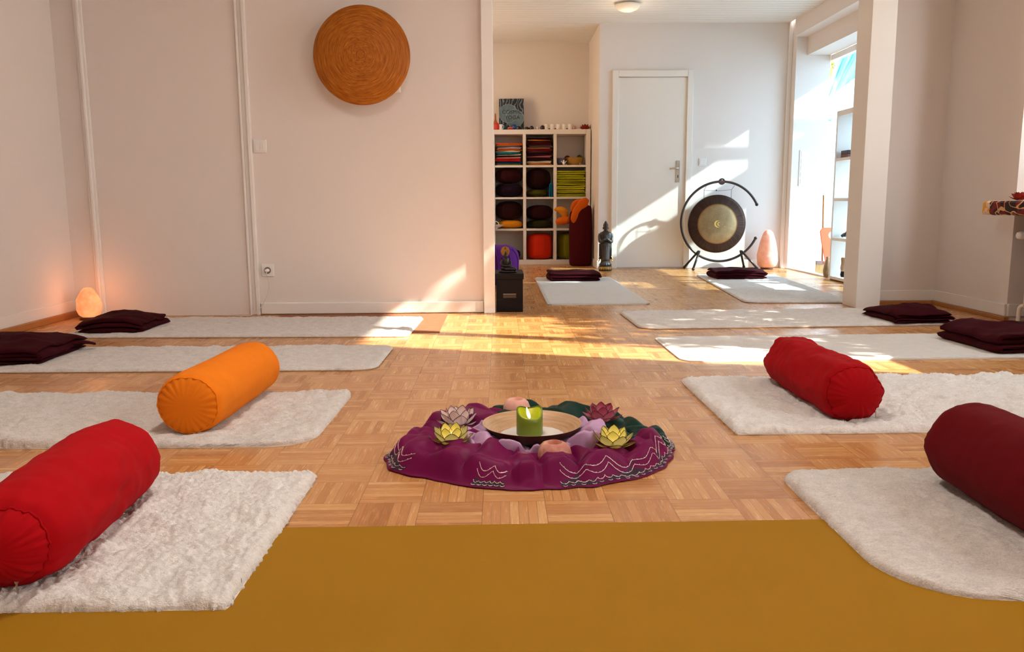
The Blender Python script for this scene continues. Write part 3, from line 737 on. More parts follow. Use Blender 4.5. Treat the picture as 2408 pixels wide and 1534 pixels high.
def holder(label, mt, loc, s, seed):
    m = rock(MB(), [(.028, 0), (.038, .003), (.0445, .016), (.046, .032), (.041, .048), (.031, .058), (.023, .061), (.020, .060), (.0195, .045), (.018, .044)], 40, seed, .09)
    m.v = [(p[0]*s, p[1]*s, p[2]*s) for p in m.v]
    o = m.build('salt_candle_holder', mt, smooth='all', loc=loc); tag(o, label, 'candle holder', 'salt stone candle holders'); return o
holder('brownish pink salt stone candle holder in front of the bowl', SALT, (.137, 2.035, .020), .98, 31)
holder('pale pink salt stone candle holder behind the bowl', SALTP, (.049, 2.525, .018), .96, 32)
# ------------------------------------------------------------------ glowing salt lamp in the left corner
LAMP = salt('salt_lamp_lit', sr(240, 120, 70), sr(250, 170, 110), .62, (1, .20, .05))
LAMPP = salt('salt_lamp_unlit_glow', sr(232, 140, 118), sr(244, 176, 156), .12, (1, .35, .2))  # faint glow put into the colour though the lamp is off
BASEW = m_wood('dark_wood_base', sr(66, 34, 18), sr(96, 56, 30))
t = thing('salt_lamp', 'glowing orange salt lamp on the floor in the left corner', 'lamp', (-2.555, 5.02, 0))
MB().lathe([(.055, 0), (.058, .002), (.058, .016), (.055, .018)], 28).build('base', BASEW, t)
rock(MB(), [(.045, .018), (.062, .03), (.072, .06), (.073, .09), (.066, .125), (.052, .158), (.038, .182), (.024, .196), (.008, .2)], 36, 41, .10).build('salt_crystal', LAMP, t, smooth='all')
ld = bpy.data.lights.new('salt_lamp_bulb', 'POINT'); ld.energy = 1.3; ld.color = (1, .33, .10); ld.shadow_soft_size = .07
lo = bpy.data.objects.new('salt_lamp_bulb', ld); C.objects.link(lo); lo.parent = t; lo.location = (0.02, -.03, .16)
o = MB().lathe([(.017, 0), (.018, .003), (.001, .034)], 4).build('pyramid_candle', plain('brown_wax', sr(150, 70, 26), .5), loc=(-2.45, 4.96, 0), rot=(0, 0, .4), smooth=False)
tag(o, 'tiny brown pyramid candle on the floor right of the glowing salt lamp', 'candle')
t = thing('salt_lamp', 'unlit pink salt lamp on the floor by the back-room corner', 'lamp', (2.80, 8.44, 0))
MB().lathe([(.062, 0), (.066, .003), (.066, .018), (.06, .02)], 28).build('base', BASEW, t)
rock(MB(), [(.07, .02), (.094, .04), (.106, .09), (.104, .15), (.092, .22), (.078, .29), (.062, .35), (.046, .385), (.025, .405), (.006, .41)], 36, 47, .07).build('salt_crystal', LAMPP, t, smooth='all')

# ------------------------------------------------------------------ wall things
DISC = NT('lacquered_bamboo_disc')
tc = DISC.n('ShaderNodeTexCoord'); sx = DISC.n('ShaderNodeSeparateXYZ'); DISC.t.links.new(tc.outputs['Object'], sx.inputs[0])
r = DISC.math('SQRT', DISC.math('ADD', DISC.math('POWER', sx.outputs[0], 2.0), DISC.math('POWER', sx.outputs[2], 2.0)))
an = DISC.math('ARCTAN2', sx.outputs[2], sx.outputs[0])
v = DISC.n('ShaderNodeCombineXYZ', {0: DISC.math('MULTIPLY', r, 210.0), 1: DISC.math('MULTIPLY', an, 2.2), 2: DISC.math('MULTIPLY', DISC.math('COSINE', an), 3.0)})
n1 = DISC.noise(v.outputs[0], 1.0, 4, .62)
ringc = DISC.math('LESS_THAN', DISC.math('ABSOLUTE', DISC.math('SUBTRACT', r, .024)), .0016)
c = DISC.ramp(n1, [(.28, sr(122, 62, 6)), (.46, sr(164, 90, 14)), (.6, sr(184, 108, 24)), (.75, sr(206, 136, 56))])
DISC.set(Base_Color=DISC.mix(DISC.math('MULTIPLY', ringc, .7), c, sr(110, 56, 10)), Roughness=.5, Specular_IOR_Level=.25); DISC.bump(n1, .35, .002)
t = thing('wall_lamp', 'round honey-brown bamboo disc lamp on the white wall', 'lamp', (-.82, 5.04, 1.582))
prof = [(.001, -.030), (.10, -.028), (.20, -.017), (.26, -.004), (.288, .008), (.291, .012), (.286, .018), (.2, .004), (.001, -.010)]
mm = MB().lathe(prof, 96); mm.v = [(p[0], p[2], p[1]) for p in mm.v]
mm.build('shade', DISC.m, t, smooth='all')
bev(MB().box(-.21, .045, -.205, .215, .138, .21).build('wall_box', PLASTIC, t, smooth=False), .004)
MB().tube([(0, 0, 0), (0, .06, 0)], .02, 16).build('stem', METAL, t)
def switch(label, loc, n=1, s=.082, rock=None, name='light_switch', cat='switch'):
    t = thing(name, label, cat, loc)
    bev(MB().box(-s/2, -.009, -s/2, s/2, 0, s/2+(n-1)*.071).build('frame', PLASTIC, t, smooth=False), .004, 3)
    for k in range(n):
        z = k*.071
        if rock == 2:
            for a, b in ((-.028, -.0005), (.0005, .028)): bev(MB().box(a, -.0135, z-.028, b, -.008, z+.028).build('rocker', PLASTIC, t, smooth=False), .002)
        else: bev(MB().box(-.028, -.0135, z-.028, .028, -.008, z+.028).build('rocker', PLASTIC, t, smooth=False), .002)
    return t
switch('double light switch on the white wall beside the narrow trim', (-1.492, 5.18, 1.06), 1, .08, 2)
switch('light switch on the far wall right of the white door', (2.147, 8.67, 1.118), 1, .08)
switch('tall five-gang switch panel on the reveal beside the sunroom opening', (3.166, 8.53, .905), 5, .086)
t = thing('wall_socket', 'wall socket with a white plug near the floor', 'socket', (-1.483, 5.18, .285))
bev(MB().box(-.04, -.010, -.04, .04, 0, .04).build('frame', PLASTIC, t, smooth=False), .005, 3)
mm = MB().lathe([(.0215, 0), (.0215, .002), (.019, .0025)], 28); mm.v = [(p[0], -.010-p[2], p[1]) for p in mm.v]
mm.build('insert', plain('socket_shadow', (.18, .15, .13), .5), t)
t = thing('power_cord', 'thin white cable running from the socket down to the floor', 'cable', (-1.483, 5.16, .285))
mm = MB().lathe([(.014, 0), (.015, .012), (.011, .026), (.006, .032)], 16); mm.v = [(p[0], .008-p[2], p[1]*.8) for p in mm.v]; mm.build('plug', PLASTIC, t)
cp = [(0, -.02, 0), (.004, -.024, -.03), (.012, -.02, -.07), (.010, -.018, -.12), (-.012, -.022, -.18), (-.045, -.03, -.235), (-.09, -.05, -.275), (-.15, -.055, -.281), (-.25, -.03, -.2815), (-.42, -.012, -.2815), (-.62, -.012, -.2815), (-.84, -.02, -.2815), (-.98, -.04, -.281)]
def smoothp(P, k=6):
    P = [Vector(p) for p in P]; out = []
    for i in range(len(P)-1):
        p0, p1, p2, p3 = P[max(0, i-1)], P[i], P[i+1], P[min(len(P)-1, i+2)]
        for j in range(k):
            s = j/k; out.append(.5*((2*p1)+(p2-p0)*s+(2*p0-5*p1+4*p2-p3)*s*s+(3*p1-p0-3*p2+p3)*s**3))
    return out+[P[-1]]
MB().tube(smoothp(cp), .0026, 6).build('cable', plain('cable_white', (.7, .66, .6), .4), t, smooth='all')
# ceiling light in the back room
t = thing('ceiling_light', 'small round white glass light on the back room ceiling', 'lamp', (1.205, 7.84, 2.53))
MB().lathe([(.085, -.022), (.085, 0), (.001, 0)], 40).build('canopy', METAL, t)
MB().lathe([(.001, -.078), (.05, -.073), (.09, -.056), (.113, -.030), (.121, -.018), (.116, -.017), (.08, -.02)], 48).build('glass_shade', emit('opal_glass_glow', (.80, .70, .58), .12), t, smooth='all')  # weak glow put into the shade of the switched-off lamp
ld = bpy.data.lights.new('back_room_fill', 'POINT'); ld.energy = 1.5; ld.color = (1, .82, .60); ld.shadow_soft_size = .12  # fill light added below the switched-off lamp to brighten the alcove
lo = bpy.data.objects.new('back_room_fill', ld); C.objects.link(lo); lo.parent = t; lo.location = (0, 0, -.21)

for lx, ly, lab, en in ((-.2, 2.1, 'unseen fill light added on the ceiling above the floor cloths', 19), (-.2, -.3, 'unseen fill light added on the ceiling behind the camera', 6)):  # fill lamps added out of view to brighten the foreground
    t = thing('ceiling_light', lab, 'lamp', (lx, ly, 2.6))
    MB().lathe([(.15, -.03), (.15, 0), (.001, 0)], 40).build('canopy', METAL, t)
    MB().lathe([(.001, -.075), (.10, -.070), (.17, -.05), (.20, -.03), (.195, -.02), (.14, -.025)], 48).build('glass_shade', emit('fill_glass', (1, .92, .84), 3.0), t, smooth='all')
    ld = bpy.data.lights.new('ceiling_fill', 'AREA'); ld.shape = 'DISK'; ld.size = .36; ld.energy = en; ld.color = (1.0, .92, .84)
    lo = bpy.data.objects.new('ceiling_fill', ld); C.objects.link(lo); lo.parent = t; lo.location = (0, 0, -.085)

# ------------------------------------------------------------------ altar ledge, radiator
BAT = NT('batik_cloth'); co = BAT.coord('Object', (1, 1, 1)); sxx = BAT.n('ShaderNodeSeparateXYZ'); BAT.t.links.new(co, sxx.inputs[0])
wv = BAT.n('ShaderNodeTexNoise', {'Vector': co, 'Scale': 6.0, 'Detail': 0.5}); 
vo = BAT.n('ShaderNodeTexVoronoi', {'Vector': wv.outputs['Color'], 'Scale': 5.5}, feature='DISTANCE_TO_EDGE')
line = BAT.math('LESS_THAN', vo.outputs['Distance'], .045)
blk = BAT.math('GREATER_THAN', BAT.noise(co, 13, 1), .52)
c = BAT.mix(blk, sr(110, 14, 12), sr(34, 8, 10)); c = BAT.mix(line, c, sr(214, 160, 110))
endf = BAT.n('ShaderNodeMapRange', {0: BAT.math('ADD', sxx.outputs[1], BAT.math('MULTIPLY', BAT.noise(co, 30, 1), .03)), 1: -.062, 2: -.056}).outputs[0]
yel = BAT.mix(BAT.math('GREATER_THAN', BAT.noise(co, 26, 1), .5), sr(224, 160, 40), sr(226, 196, 176))
BAT.set(Base_Color=BAT.mix(endf, c, yel), Roughness=.8)
t = thing('window_ledge', 'shelf ledge under the right window, wrapped in batik cloth', 'shelf', (2.775, 4.66, .615))
n = 30; rr = []
for i, y in enumerate(np.linspace(0, -2.4, 120)):
    e = min(1, i/2.0); g = []
    for (x, z) in [(0, .012), (0, .068), (.012, .078), (.3, .078), (.395, .078), (.395, .0), (.3, 0), (.012, 0)]:
        xx = .012+(x-.012)*(.6+.4*e) if x < .02 else x
        g.append((xx+.003*float(vnoise(y*14, z*20, 2)), y, z*(1 if i else .92)+(.0035*float(vnoise(y*9, x*9, 4)))))
    rr.append(g)
MB().rings(rr).build('batik_cover', BAT.m, t, smooth=True)
lotus('red lotus candle holder on the batik-covered ledge at the right edge', REDP, REDP2, (2.838, 4.42, .694), False, .3, .92)
RADP = plain('radiator_enamel', (.78, .72, .65), .35, var=.02)
t = thing('radiator', 'white column radiator under the right window ledge', 'radiator', (3.02, 4.50, 0))
for k in range(14):
    y = -.06-.05*k
    for x in (-.08, .01, .10):
        MB().tube(smoothp([(x, y, .10), (x, y, .2), (x, y, .4), (x, y, .50)], 2), .017, 10).build('column', RADP, t, smooth='all')
    MB().tube([(-.085, y, .50), (-.05, y, .522), (.07, y, .522), (.105, y, .50)], .02, 10).tube([(-.085, y, .10), (-.05, y, .08), (.07, y, .08), (.105, y, .10)], .02, 10).build('header', RADP, t, smooth='all')
MB().tube(smoothp([(-.10, -.03, .0), (-.10, -.03, .05), (-.10, -.035, .10), (-.08, -.05, .11)], 4), .011, 10).build('return_pipe', RADP, t, smooth='all')
MB().tube(smoothp([(-.02, -.05, .50), (-.05, -.045, .503), (-.08, -.042, .503)], 3), .010, 10).build('valve_body', METAL, t, smooth='all')
mm = MB()
prof = [(.019, 0), (.021, .006), (.021, .04), (.017, .052), (.001, .055)]
mm.lathe(prof, 24, fn=lambda p, a, r_, z: (r_*(1+.05*math.cos(12*a))*math.cos(a), r_*(1+.05*math.cos(12*a))*math.sin(a), z))
mm.v = [(-p[2], p[0], p[1]) for p in mm.v]
mm.build('thermostat_knob', PLASTIC, t, loc=(-.10, -.042, .503), smooth='all')

# ------------------------------------------------------------------ cube shelf in the alcove
SX0, SX1, SY, SD = -.095, 1.038, 9.35, .335
t = thing('cube_shelf', 'white cube shelf with twelve compartments in the alcove', 'shelf', (0, 0, 0))
SHW = plain('shelf_white', (.78, .70, .62), .45, var=.02, scale=3)
def part(nm, b, parent, mat_=SHW, bv=.0015):
    return bev(MB().box(*b).build(nm, mat_, parent, smooth=False), bv)
part('side_panel', (SX0, SY, 0, SX0+.045, SY+SD, 1.525), t); part('side_panel', (SX1-.05, SY, 0, SX1, SY+SD, 1.525), t)
part('top_panel', (SX0+.0455, SY, 1.473, SX1-.0505, SY+SD, 1.525), t); part('bottom_panel', (SX0+.0455, SY, .0, SX1-.0505, SY+SD, .052), t)
part('back_panel', (SX0+.0455, SY+SD-.006, .0525, SX1-.0505, SY+SD, 1.4725), t)
COLX = [(-.05, .270), (.304, .619), (.653, .988)]
ROWZ = [(.052, .388), (.412, .748), (.770, 1.106), (1.129, 1.473)]
for a, b in ((.270, .304), (.619, .653)): part('divider', (a, SY+.002, .0525, b, SY+SD-.007, 1.4725), t)
for i in range(3):
    for a, b in ((.388, .412), (.748, .770), (1.106, 1.129)):
        part('shelf_board', (COLX[i][0]+.0005, SY+.002, a, COLX[i][1]-.0005, SY+SD-.007, b), t)
def folded(label, x0, x1, z, h, col, seed, group, y0=None, D=.26, cat='cloth', name='folded_cloth', layers=2, amp=.006, flip=False):
    y0 = y0 or SY+.03
    return blanket(label, (x0, y0, z), 0, x1-x0-.01, D, layers, h/layers/1.0, seed, fabric('fold_%d' % seed, col, .15, .2, 600, .3), name, cat, group, amp, flip)
g = 'folded fabrics in the top left cube'
z = ROWZ[3][0]+.0015
stack = [('pale olive', (140, 132, 60), .016), ('dark blue', (16, 50, 84), .026), ('red and orange', (184, 26, 20), .036), ('pale pink', (214, 172, 152), .014), ('dark plum', (70, 16, 28), .018), ('cream', (222, 206, 180), .016), ('teal', (22, 124, 140), .022), ('off-white', (226, 206, 186), .014), ('burnt orange', (196, 96, 24), .024), ('lilac', (206, 178, 196), .018), ('grey', (112, 100, 90), .016), ('bright orange', (236, 98, 18), .030)]
for k, (nm, c_, h) in enumerate(stack):
    x0 = COLX[0][0]+.02+.02*random.random(); folded(nm+' folded cloth in the stack in the top left cube', x0, COLX[0][1]-.012-.015*random.random(), z, h*.92, sr(*c_), 100+k, g, SY+.02+.02*random.random(), flip=k % 2 == 0); z += h
g = 'folded fabrics in the top middle cube'
z = ROWZ[3][0]+.0015
stack = [('yellow and red', (196, 110, 40), .022), ('cream white', (226, 206, 178), .024), ('blackish brown', (40, 10, 14), .040), ('rose pink', (178, 96, 104), .018), ('dark aubergine', (52, 10, 22), .038), ('dusty mauve', (110, 62, 70), .014), ('wine red', (110, 18, 28), .026), ('ochre', (190, 120, 56), .012), ('black and white patterned', (90, 70, 66), .026), ('maroon', (62, 8, 16), .052), ('amber orange', (216, 130, 50), .014), ('very dark brown', (38, 12, 12), .020)]
for k, (nm, c_, h) in enumerate(stack):
    folded(nm+' folded cloth in the stack in the top middle cube', COLX[1][0]+.015+.02*random.random(), COLX[1][1]-.012-.02*random.random(), z, h*.92, sr(*c_), 120+k, g, SY+.02+.02*random.random(), flip=k % 2 == 1); z += h
g = 'green blankets in the right cube of the second row'
z = ROWZ[2][0]+.0015
for k, (pos, h) in enumerate([('bottom', .040), ('second lowest', .040), ('brightest, third lowest', .046), ('middle', .038), ('third from top', .030), ('second from top', .050), ('topmost', .050)]):
    c_ = (172, 168, 22) if k != 2 else (206, 200, 40)
    folded(pos+' lime green folded blanket in the right cube', COLX[2][0]+.008+.012*random.random(), COLX[2][1]-.005, z, h*.9, sr(*c_), 140+k, g, SY+.01, .28, 'blanket', 'green_blanket', 2, .004, True); z += h+.001
def cushion(label, x, z, rx, ry, rz_, col, seed, group=None, name='meditation_cushion', cat='cushion', pipe=None, y=None, sq=2.6):
    m_ = fabric('cushion_%d' % seed, col, .1, .2, 800, .2)
    y = y if y is not None else SY+.03+ry
    t = thing(name, label, cat, (x, y, z), 0, group)
    nu, nv = 26, 48; rr = []
    for i in range(nu):
        u = -1+2*i/(nu-1); pr = max(.02, (1-abs(u)**sq))**(1/sq)
        rr.append([(rx*pr*math.cos(a)*(1+.02*math.sin(11*a+seed)), ry*pr*math.sin(a)*(1+.02*math.sin(9*a)), rz_*(1+u)+.006*float(fbm(math.cos(a)*2+seed, math.sin(a)*2, u*2, 2))*(1-u*u)) for a in np.linspace(0, 2*PI, nv, endpoint=False)])
    MB().rings(rr).build('cover', m_, t, smooth='all')
    if pipe:
        for zz in pipe:
            u = zz*2-1; pr = max(.02, (1-abs(u)**sq))**(1/sq)
            MB().tube([(rx*pr*1.003*math.cos(a)*(1+.02*math.sin(11*a+seed)), ry*pr*1.003*math.sin(a)*(1+.02*math.sin(9*a)), rz_*(1+u)) for a in np.linspace(0, 2*PI, 40, endpoint=False)], .003, 5, True).build('piping', m_, t, smooth='all')
    return t
cx0, cx1, cx2 = .11, .4615, .82
cushion('dark maroon cushion in the left cube of the second row, upper one', cx0, .932, .155, .14, .085, sr(44, 3, 6), 201, 'dark cushions in the shelf')
cushion('dark violet cushion in the left cube of the second row, lower one', cx0, .7705, .155, .14, .08, sr(24, 4, 22), 202, 'dark cushions in the shelf')
cushion('dark red cushion in the middle cube of the second row', cx1-.012, .858, .142, .14, .12, sr(34, 3, 4), 203, 'dark cushions in the shelf')
cushion('olive cushion beneath the dark red one in the middle cube', cx1-.025, .7705, .128, .14, .044, sr(66, 62, 8), 204, 'dark cushions in the shelf')
o = blanket('blue folded strap standing at the side of the middle cube', (.585, SY+.02, .772), 0, .13, .22, 2, .02, 205, fabric('blue_strap', sr(14, 92, 130)), 'folded_strap', 'strap', None, .003)
o.rotation_euler = (0, -PI/2, 0); o.location = (.612, SY+.02, .774)
cushion('dark maroon round cushion on the orange one in the left cube of the third row', cx0, .510, .155, .14, .108, sr(36, 3, 5), 206, 'cushions in the third row of the shelf')
cushion('flat orange yellow cushion in the left cube of the third row', cx0+.01, .4125, .145, .14, .048, sr(214, 132, 22), 207, 'cushions in the third row of the shelf', pipe=(.5,))
cushion('black maroon round cushion in the middle cube of the third row', cx1, .509, .154, .14, .085, sr(38, 2, 8), 208, 'cushions in the third row of the shelf')
cushion('dark olive cushion beneath the black one in the third row', cx1, .4125, .15, .14, .048, sr(40, 38, 6), 209, 'cushions in the third row of the shelf')
cushion('bright orange-red round meditation cushion in the bottom middle cube', cx1, .0525, .146, .13, .15, sr(206, 44, 12), 210, None, pipe=(.1, .16), sq=5)
cushion('olive green meditation cushion in the bottom right cube, partly hidden', .80, .0525, .13, .13, .15, sr(120, 112, 16), 211, None, pipe=(.12,), sq=5)
cushion('dark plum cushion in the bottom left cube behind the purple bag', .10, .0525, .14, .12, .06, sr(52, 12, 34), 212, None)
# small things in the top right cube
t = thing('wicker_basket', 'round straw basket in the top right cube', 'basket', (.865, SY+.13, 1.1295))
WICK = m_wood('straw_wicker', sr(140, 96, 30), sr(190, 142, 60), (30, 30, 160), 1, .8)
MB().lathe([(.001, .001), (.075, .001), (.095, .03), (.104, .078), (.106, .082), (.102, .082), (.094, .04), (.07, .008), (.001, .008)], 40, cap=False, fn=lambda p, a, r_, z: (p[0]*(1+.008*math.cos(26*a)), p[1]*(1+.008*math.cos(26*a)), p[2])).build('body', WICK, t, smooth='all')
MB().tube([(.105*math.cos(a), .105*math.sin(a), .082+.002*math.sin(30*a)) for a in np.linspace(0, 2*PI, 60, endpoint=False)], .005, 6, True).build('rim', WICK, t, smooth='all')
t = thing('fabric_bowl', 'small blue-violet bowl in the top right cube', 'bowl', (.705, SY+.08, 1.1295))
MB().lathe([(.001, 0), (.032, 0), (.045, .03), (.052, .078), (.049, .078), (.04, .03), (.001, .01)], 32, cap=False).build('body', plain('slate_violet', sr(86, 76, 104), .6, var=.3, scale=40), t, smooth='all')
def gem(name, label, loc, s, col, seed, cat='stone', sq=(1, 1, 1), n=7):
    rr = random.Random(seed); m = MB()
    m.ball((0, 0, s*sq[2]*.9), s, n, 5, sq, fn=lambda p: (p[0]*(1+.2*(rr.random()-.5)), p[1]*(1+.2*(rr.random()-.5)), max(0, p[2]*(1+.1*(rr.random()-.5)))))
    o = m.build(name, plain('gem_%d' % seed, col, .35, var=.25, scale=60), smooth=False, loc=loc); return tag(o, label, cat)
gem('crystal', 'dark red flower shape behind the straw basket', (.79, SY+.20, 1.172), .04, sr(96, 18, 22), 301, 'decoration', n=9)
gem('crystal', 'dull green flower shape behind the straw basket', (.93, SY+.20, 1.175), .04, sr(78, 74, 22), 302, 'decoration', n=9)
o = MB().ball((0, 0, .02), .016, 14, 10, (1, 1, 1.25)).ball((0, 0, .046), .012, 12, 8).tube([(-.01, 0, .028), (-.022, 0, .034), (-.03, 0, .046)], .005, 6).tube([(.01, 0, .028), (.022, 0, .034), (.03, 0, .046)], .005, 6).build('figurine', PLASTIC, smooth='all', loc=(.735, SY+.022, 1.1295))
tag(o, 'tiny white angel figurine in front of the straw basket', 'figurine')
gem('pebble', 'small beige pebble right of the straw basket', (.925, SY+.022, 1.1295), .013, sr(150, 110, 60), 303)
gem('pebble', 'small greyish pebble in the corner of the top right cube', (.955, SY+.03, 1.1295), .012, sr(110, 84, 84), 304)

# things on top of the shelf
zt = 1.5255
t = thing('book', 'large dark blue illustrated book standing on the cube shelf', 'book', (.003, 9.55, zt)); t.rotation_euler = (-.10, 0, 0)
CV = NT('book_cover'); co = CV.coord('Object')
n1 = CV.noise(co, 16, 5, .65); wv = CV.n('ShaderNodeTexWave', {'Vector': co, 'Scale': 9.0, 'Distortion': 12.0, 'Detail': 3.0}).outputs['Fac']
CV.set(Base_Color=CV.mix(CV.math('POWER', wv, 5.0), CV.mix(n1, sr(10, 12, 24), sr(24, 32, 50)), sr(130, 142, 150)), Roughness=.35)
bev(MB().box(0, 0, .0, .285, .026, .37).build('cover', CV.m, t, smooth=False), .002)
MB().box(.004, .003, -.0004, .2855, .023, .3705).build('pages', plain('paper', (.8, .76, .68), .8), t, smooth=False)
CIR = NT('moon_print'); co = CIR.coord('Object'); n1 = CIR.noise(co, 14, 4, .6); CIR.set(Base_Color=CIR.mix(n1, sr(46, 74, 96), sr(128, 150, 154)), Roughness=.35)
RIMM = plain('moon_rim', sr(170, 184, 182), .4)
for cxx, czz, rr_, dy in ((.105, .20, .105, -.0008), (.178, .145, .103, -.0016)):
    def cl_(a): return (min(.284, max(.001, cxx+rr_*math.cos(a))), max(.002, czz+rr_*math.sin(a)))
    MB().prism([cl_(a) for a in np.linspace(0, 2*PI, 56, endpoint=False)], dy, 0, 'y').build('printed_moon', CIR.m, t, smooth=False)
    aa = [a for a in np.linspace(0, 2*PI, 72, endpoint=False) if 0.004 < cxx+(rr_)*math.cos(a) < .281]
    st = 0
    for i in range(1, len(aa)):
        if aa[i]-aa[i-1] > .2: st = i
    aa = aa[st:]+[a+2*PI for a in aa[:st]]
    MB().tube([(cxx+rr_*math.cos(a), dy, czz+rr_*math.sin(a)) for a in aa], .0016, 5).build('moon_outline', RIMM, t, smooth='all')
INK = plain('title_ink', (.012, .012, .02), .4)
def text(body, size, loc, parent, name, mat_, rot=(PI/2, 0, 0), ext=.0006, align='CENTER'):
    cu = bpy.data.curves.new(name, 'FONT'); cu.body = body; cu.size = size; cu.extrude = ext; cu.align_x = align
    tmp = bpy.data.objects.new('tmp', cu); C.objects.link(tmp); bpy.context.view_layer.update()
    me = bpy.data.meshes.new_from_object(tmp.evaluated_get(bpy.context.evaluated_depsgraph_get())); bpy.data.objects.remove(tmp)
    me.materials.clear(); me.materials.append(mat_)
    o = bpy.data.objects.new(name, me); C.objects.link(o); o.parent = parent; o.location = loc; o.rotation_euler = rot; return o
text('COSMIC', .062, (.150, -.0022, .196), t, 'title_lettering', INK); text('YOGA', .062, (.152, -.0022, .134), t, 'title_lettering', INK)
def candle(label, x, y, z, r_, h, col, group=None):
    t = thing('pillar_candle', label, 'candle', (x, y, z), 0, group)
    MB().lathe([(r_*.97, 0), (r_, .002), (r_, h-.003), (r_*.95, h), (r_*.5, h-.001), (.0005, h-.003)], 24).build('wax', plain('wax_%d' % int(1000*x+5000*col[0]), col, .5), t, smooth=True)
    MB().tube([(0, 0, h-.004), (.001, 0, h+.008)], .0012, 5).build('wick', INK, t)
pos = ['leftmost of', 'second from left of', 'middle one of', 'fourth from left of', 'rightmost of']
for k, x in enumerate((.542, .610, .678, .746, .813)):
    candle(pos[k]+' the five short white candles on the cube shelf', x, 9.45, zt, .025, .065, (.84, .77, .70), 'five white candles on the cube shelf')
for k, x in enumerate((.576, .644, .78)):
    o = MB().box(-.007, 0, 0, .007, .014, .022).build('incense_cone', plain('dark_red_cone_%d' % k, sr(84, 16, 18)), smooth=False, loc=(x, 9.47, zt)); tag(o, 'tiny dark red block '+['between the first two white candles', 'between the second and third white candles', 'left of the rightmost white candle'][k], 'decoration', 'dark red blocks among the white candles')
gem('stone', 'dark pointed stone right of the book on the cube shelf', (.372, 9.45, zt), .026, sr(44, 18, 22), 311)
gem('stone', 'low black stone at the foot of the book', (.318, 9.44, zt), .020, sr(30, 14, 16), 312, sq=(1.6, 1, 1))
gem('stone', 'dark brown stone between the pale cup and the white candles', (.497, 9.45, zt), .029, sr(50, 16, 18), 313)
gem('stone', 'pale pink pointed crystal right of the white candles', (.86, 9.45, zt), .026, sr(178, 136, 116), 314)
o = MB().lathe([(.016, 0), (.020, .02), (.024, .038), (.021, .038), (.015, .01), (.001, .008)], 24, cap=False).build('cup', PLASTIC, smooth='all', loc=(.437, 9.48, zt)); tag(o, 'pale little cup half hidden between dark stones', 'cup')
lotus('small dark red lotus candle holder at the right end of the cube shelf', REDP, REDP2, (.985, 9.46, zt), False, .4, 1.25)
o = MB().lathe([(.022, 0), (.026, .01), (.027, .05), (.020, .075), (.011, .083), (.001, .084)], 24).build('red_candle', plain('red_wax', sr(196, 20, 14), .4), smooth='all', loc=(-.022, 9.44, zt)); tag(o, 'red rounded candle at the left end of the cube shelf', 'candle')
o = MB().lathe([(.024, 0), (.028, .03), (.024, .08), (.010, .13), (.008, .19), (.001, .20)], 20).build('bottle', plain('amber_bottle', sr(170, 90, 20), .3), smooth='all', loc=(-.040, 9.52, zt)); tag(o, 'amber brown bottle behind the red candle', 'bottle')
t = thing('mug', 'pale striped mug between the red candle and the book', 'cup', (.022, 9.43, zt))
MB().lathe([(.017, 0), (.019, .004), (.019, .064), (.0165, .064), (.016, .01), (.001, .008)], 24, cap=False).build('body', PLASTIC, t, smooth='all')
MB().tube(smoothp([(.017, 0, .052), (.030, 0, .05), (.033, 0, .032), (.026, 0, .016), (.017, 0, .014)], 4), .003, 6).build('handle', PLASTIC, t, smooth='all')
o = MB().ball((0, 0, .028), .032, 16, 10, (1, .6, 1)).build('dish_ornament', plain('teal_glaze', sr(18, 60, 66), .3, var=.3), smooth='all', loc=(.072, 9.46, zt)); tag(o, 'dark teal rounded ornament in front of the book', 'decoration')
t = thing('trinket_box', 'small red patterned box in front of the book', 'box', (.13, 9.42, zt))
MB().ball((0, 0, .016), .036, 20, 10, (1, .7, .6)).build('body', plain('red_lacquer', sr(170, 34, 26), .4, var=.5, scale=90), t, smooth='all')
for k in range(7): MB().ball((-.024+.008*k, -.022+.002*abs(k-3), .024), .003, 6, 4).build('bead', PLASTIC, t)
gem('stone', 'bright blue stone in front of the book', (.172, 9.45, zt), .036, sr(20, 60, 130), 315, n=8)
gem('stone', 'dark navy stone at the lower right corner of the book', (.225, 9.44, zt), .024, sr(20, 22, 46), 316, sq=(1.4, 1, 1))

# ------------------------------------------------------------------ around the cube shelf
DKRED = sr(66, 4, 8)
m_ = fabric('dark_red_cover', DKRED, .1, .2, 900, .25)
t = thing('upright_bolster', 'tall dark red bolster standing upright before the cube shelf', 'bolster', (.905, 9.10, 0))
rr = []
for z, k in [(.0, .80), (.012, .93), (.04, .99), (.15, 1.0), (.33, 1.02), (.5, 1.0), (.60, .98), (.63, .90), (.645, .7)]:
    rr.append([(.128*k*math.cos(a)*(1+.012*math.sin(7*a+z*9)), .112*k*math.sin(a), z+.03*math.cos(a)*(z > .58)) for a in np.linspace(0, 2*PI, 40, endpoint=False)])
MB().rings(rr).build('cover', m_, t, smooth='all')
MB().tube([(.122*math.cos(a), .107*math.sin(a), .02) for a in np.linspace(0, 2*PI, 40, endpoint=False)], .003, 5, True).build('seam', m_, t, smooth='all')
ORA = fabric('orange_cotton', sr(206, 92, 16), .12, .2, 700, .3)
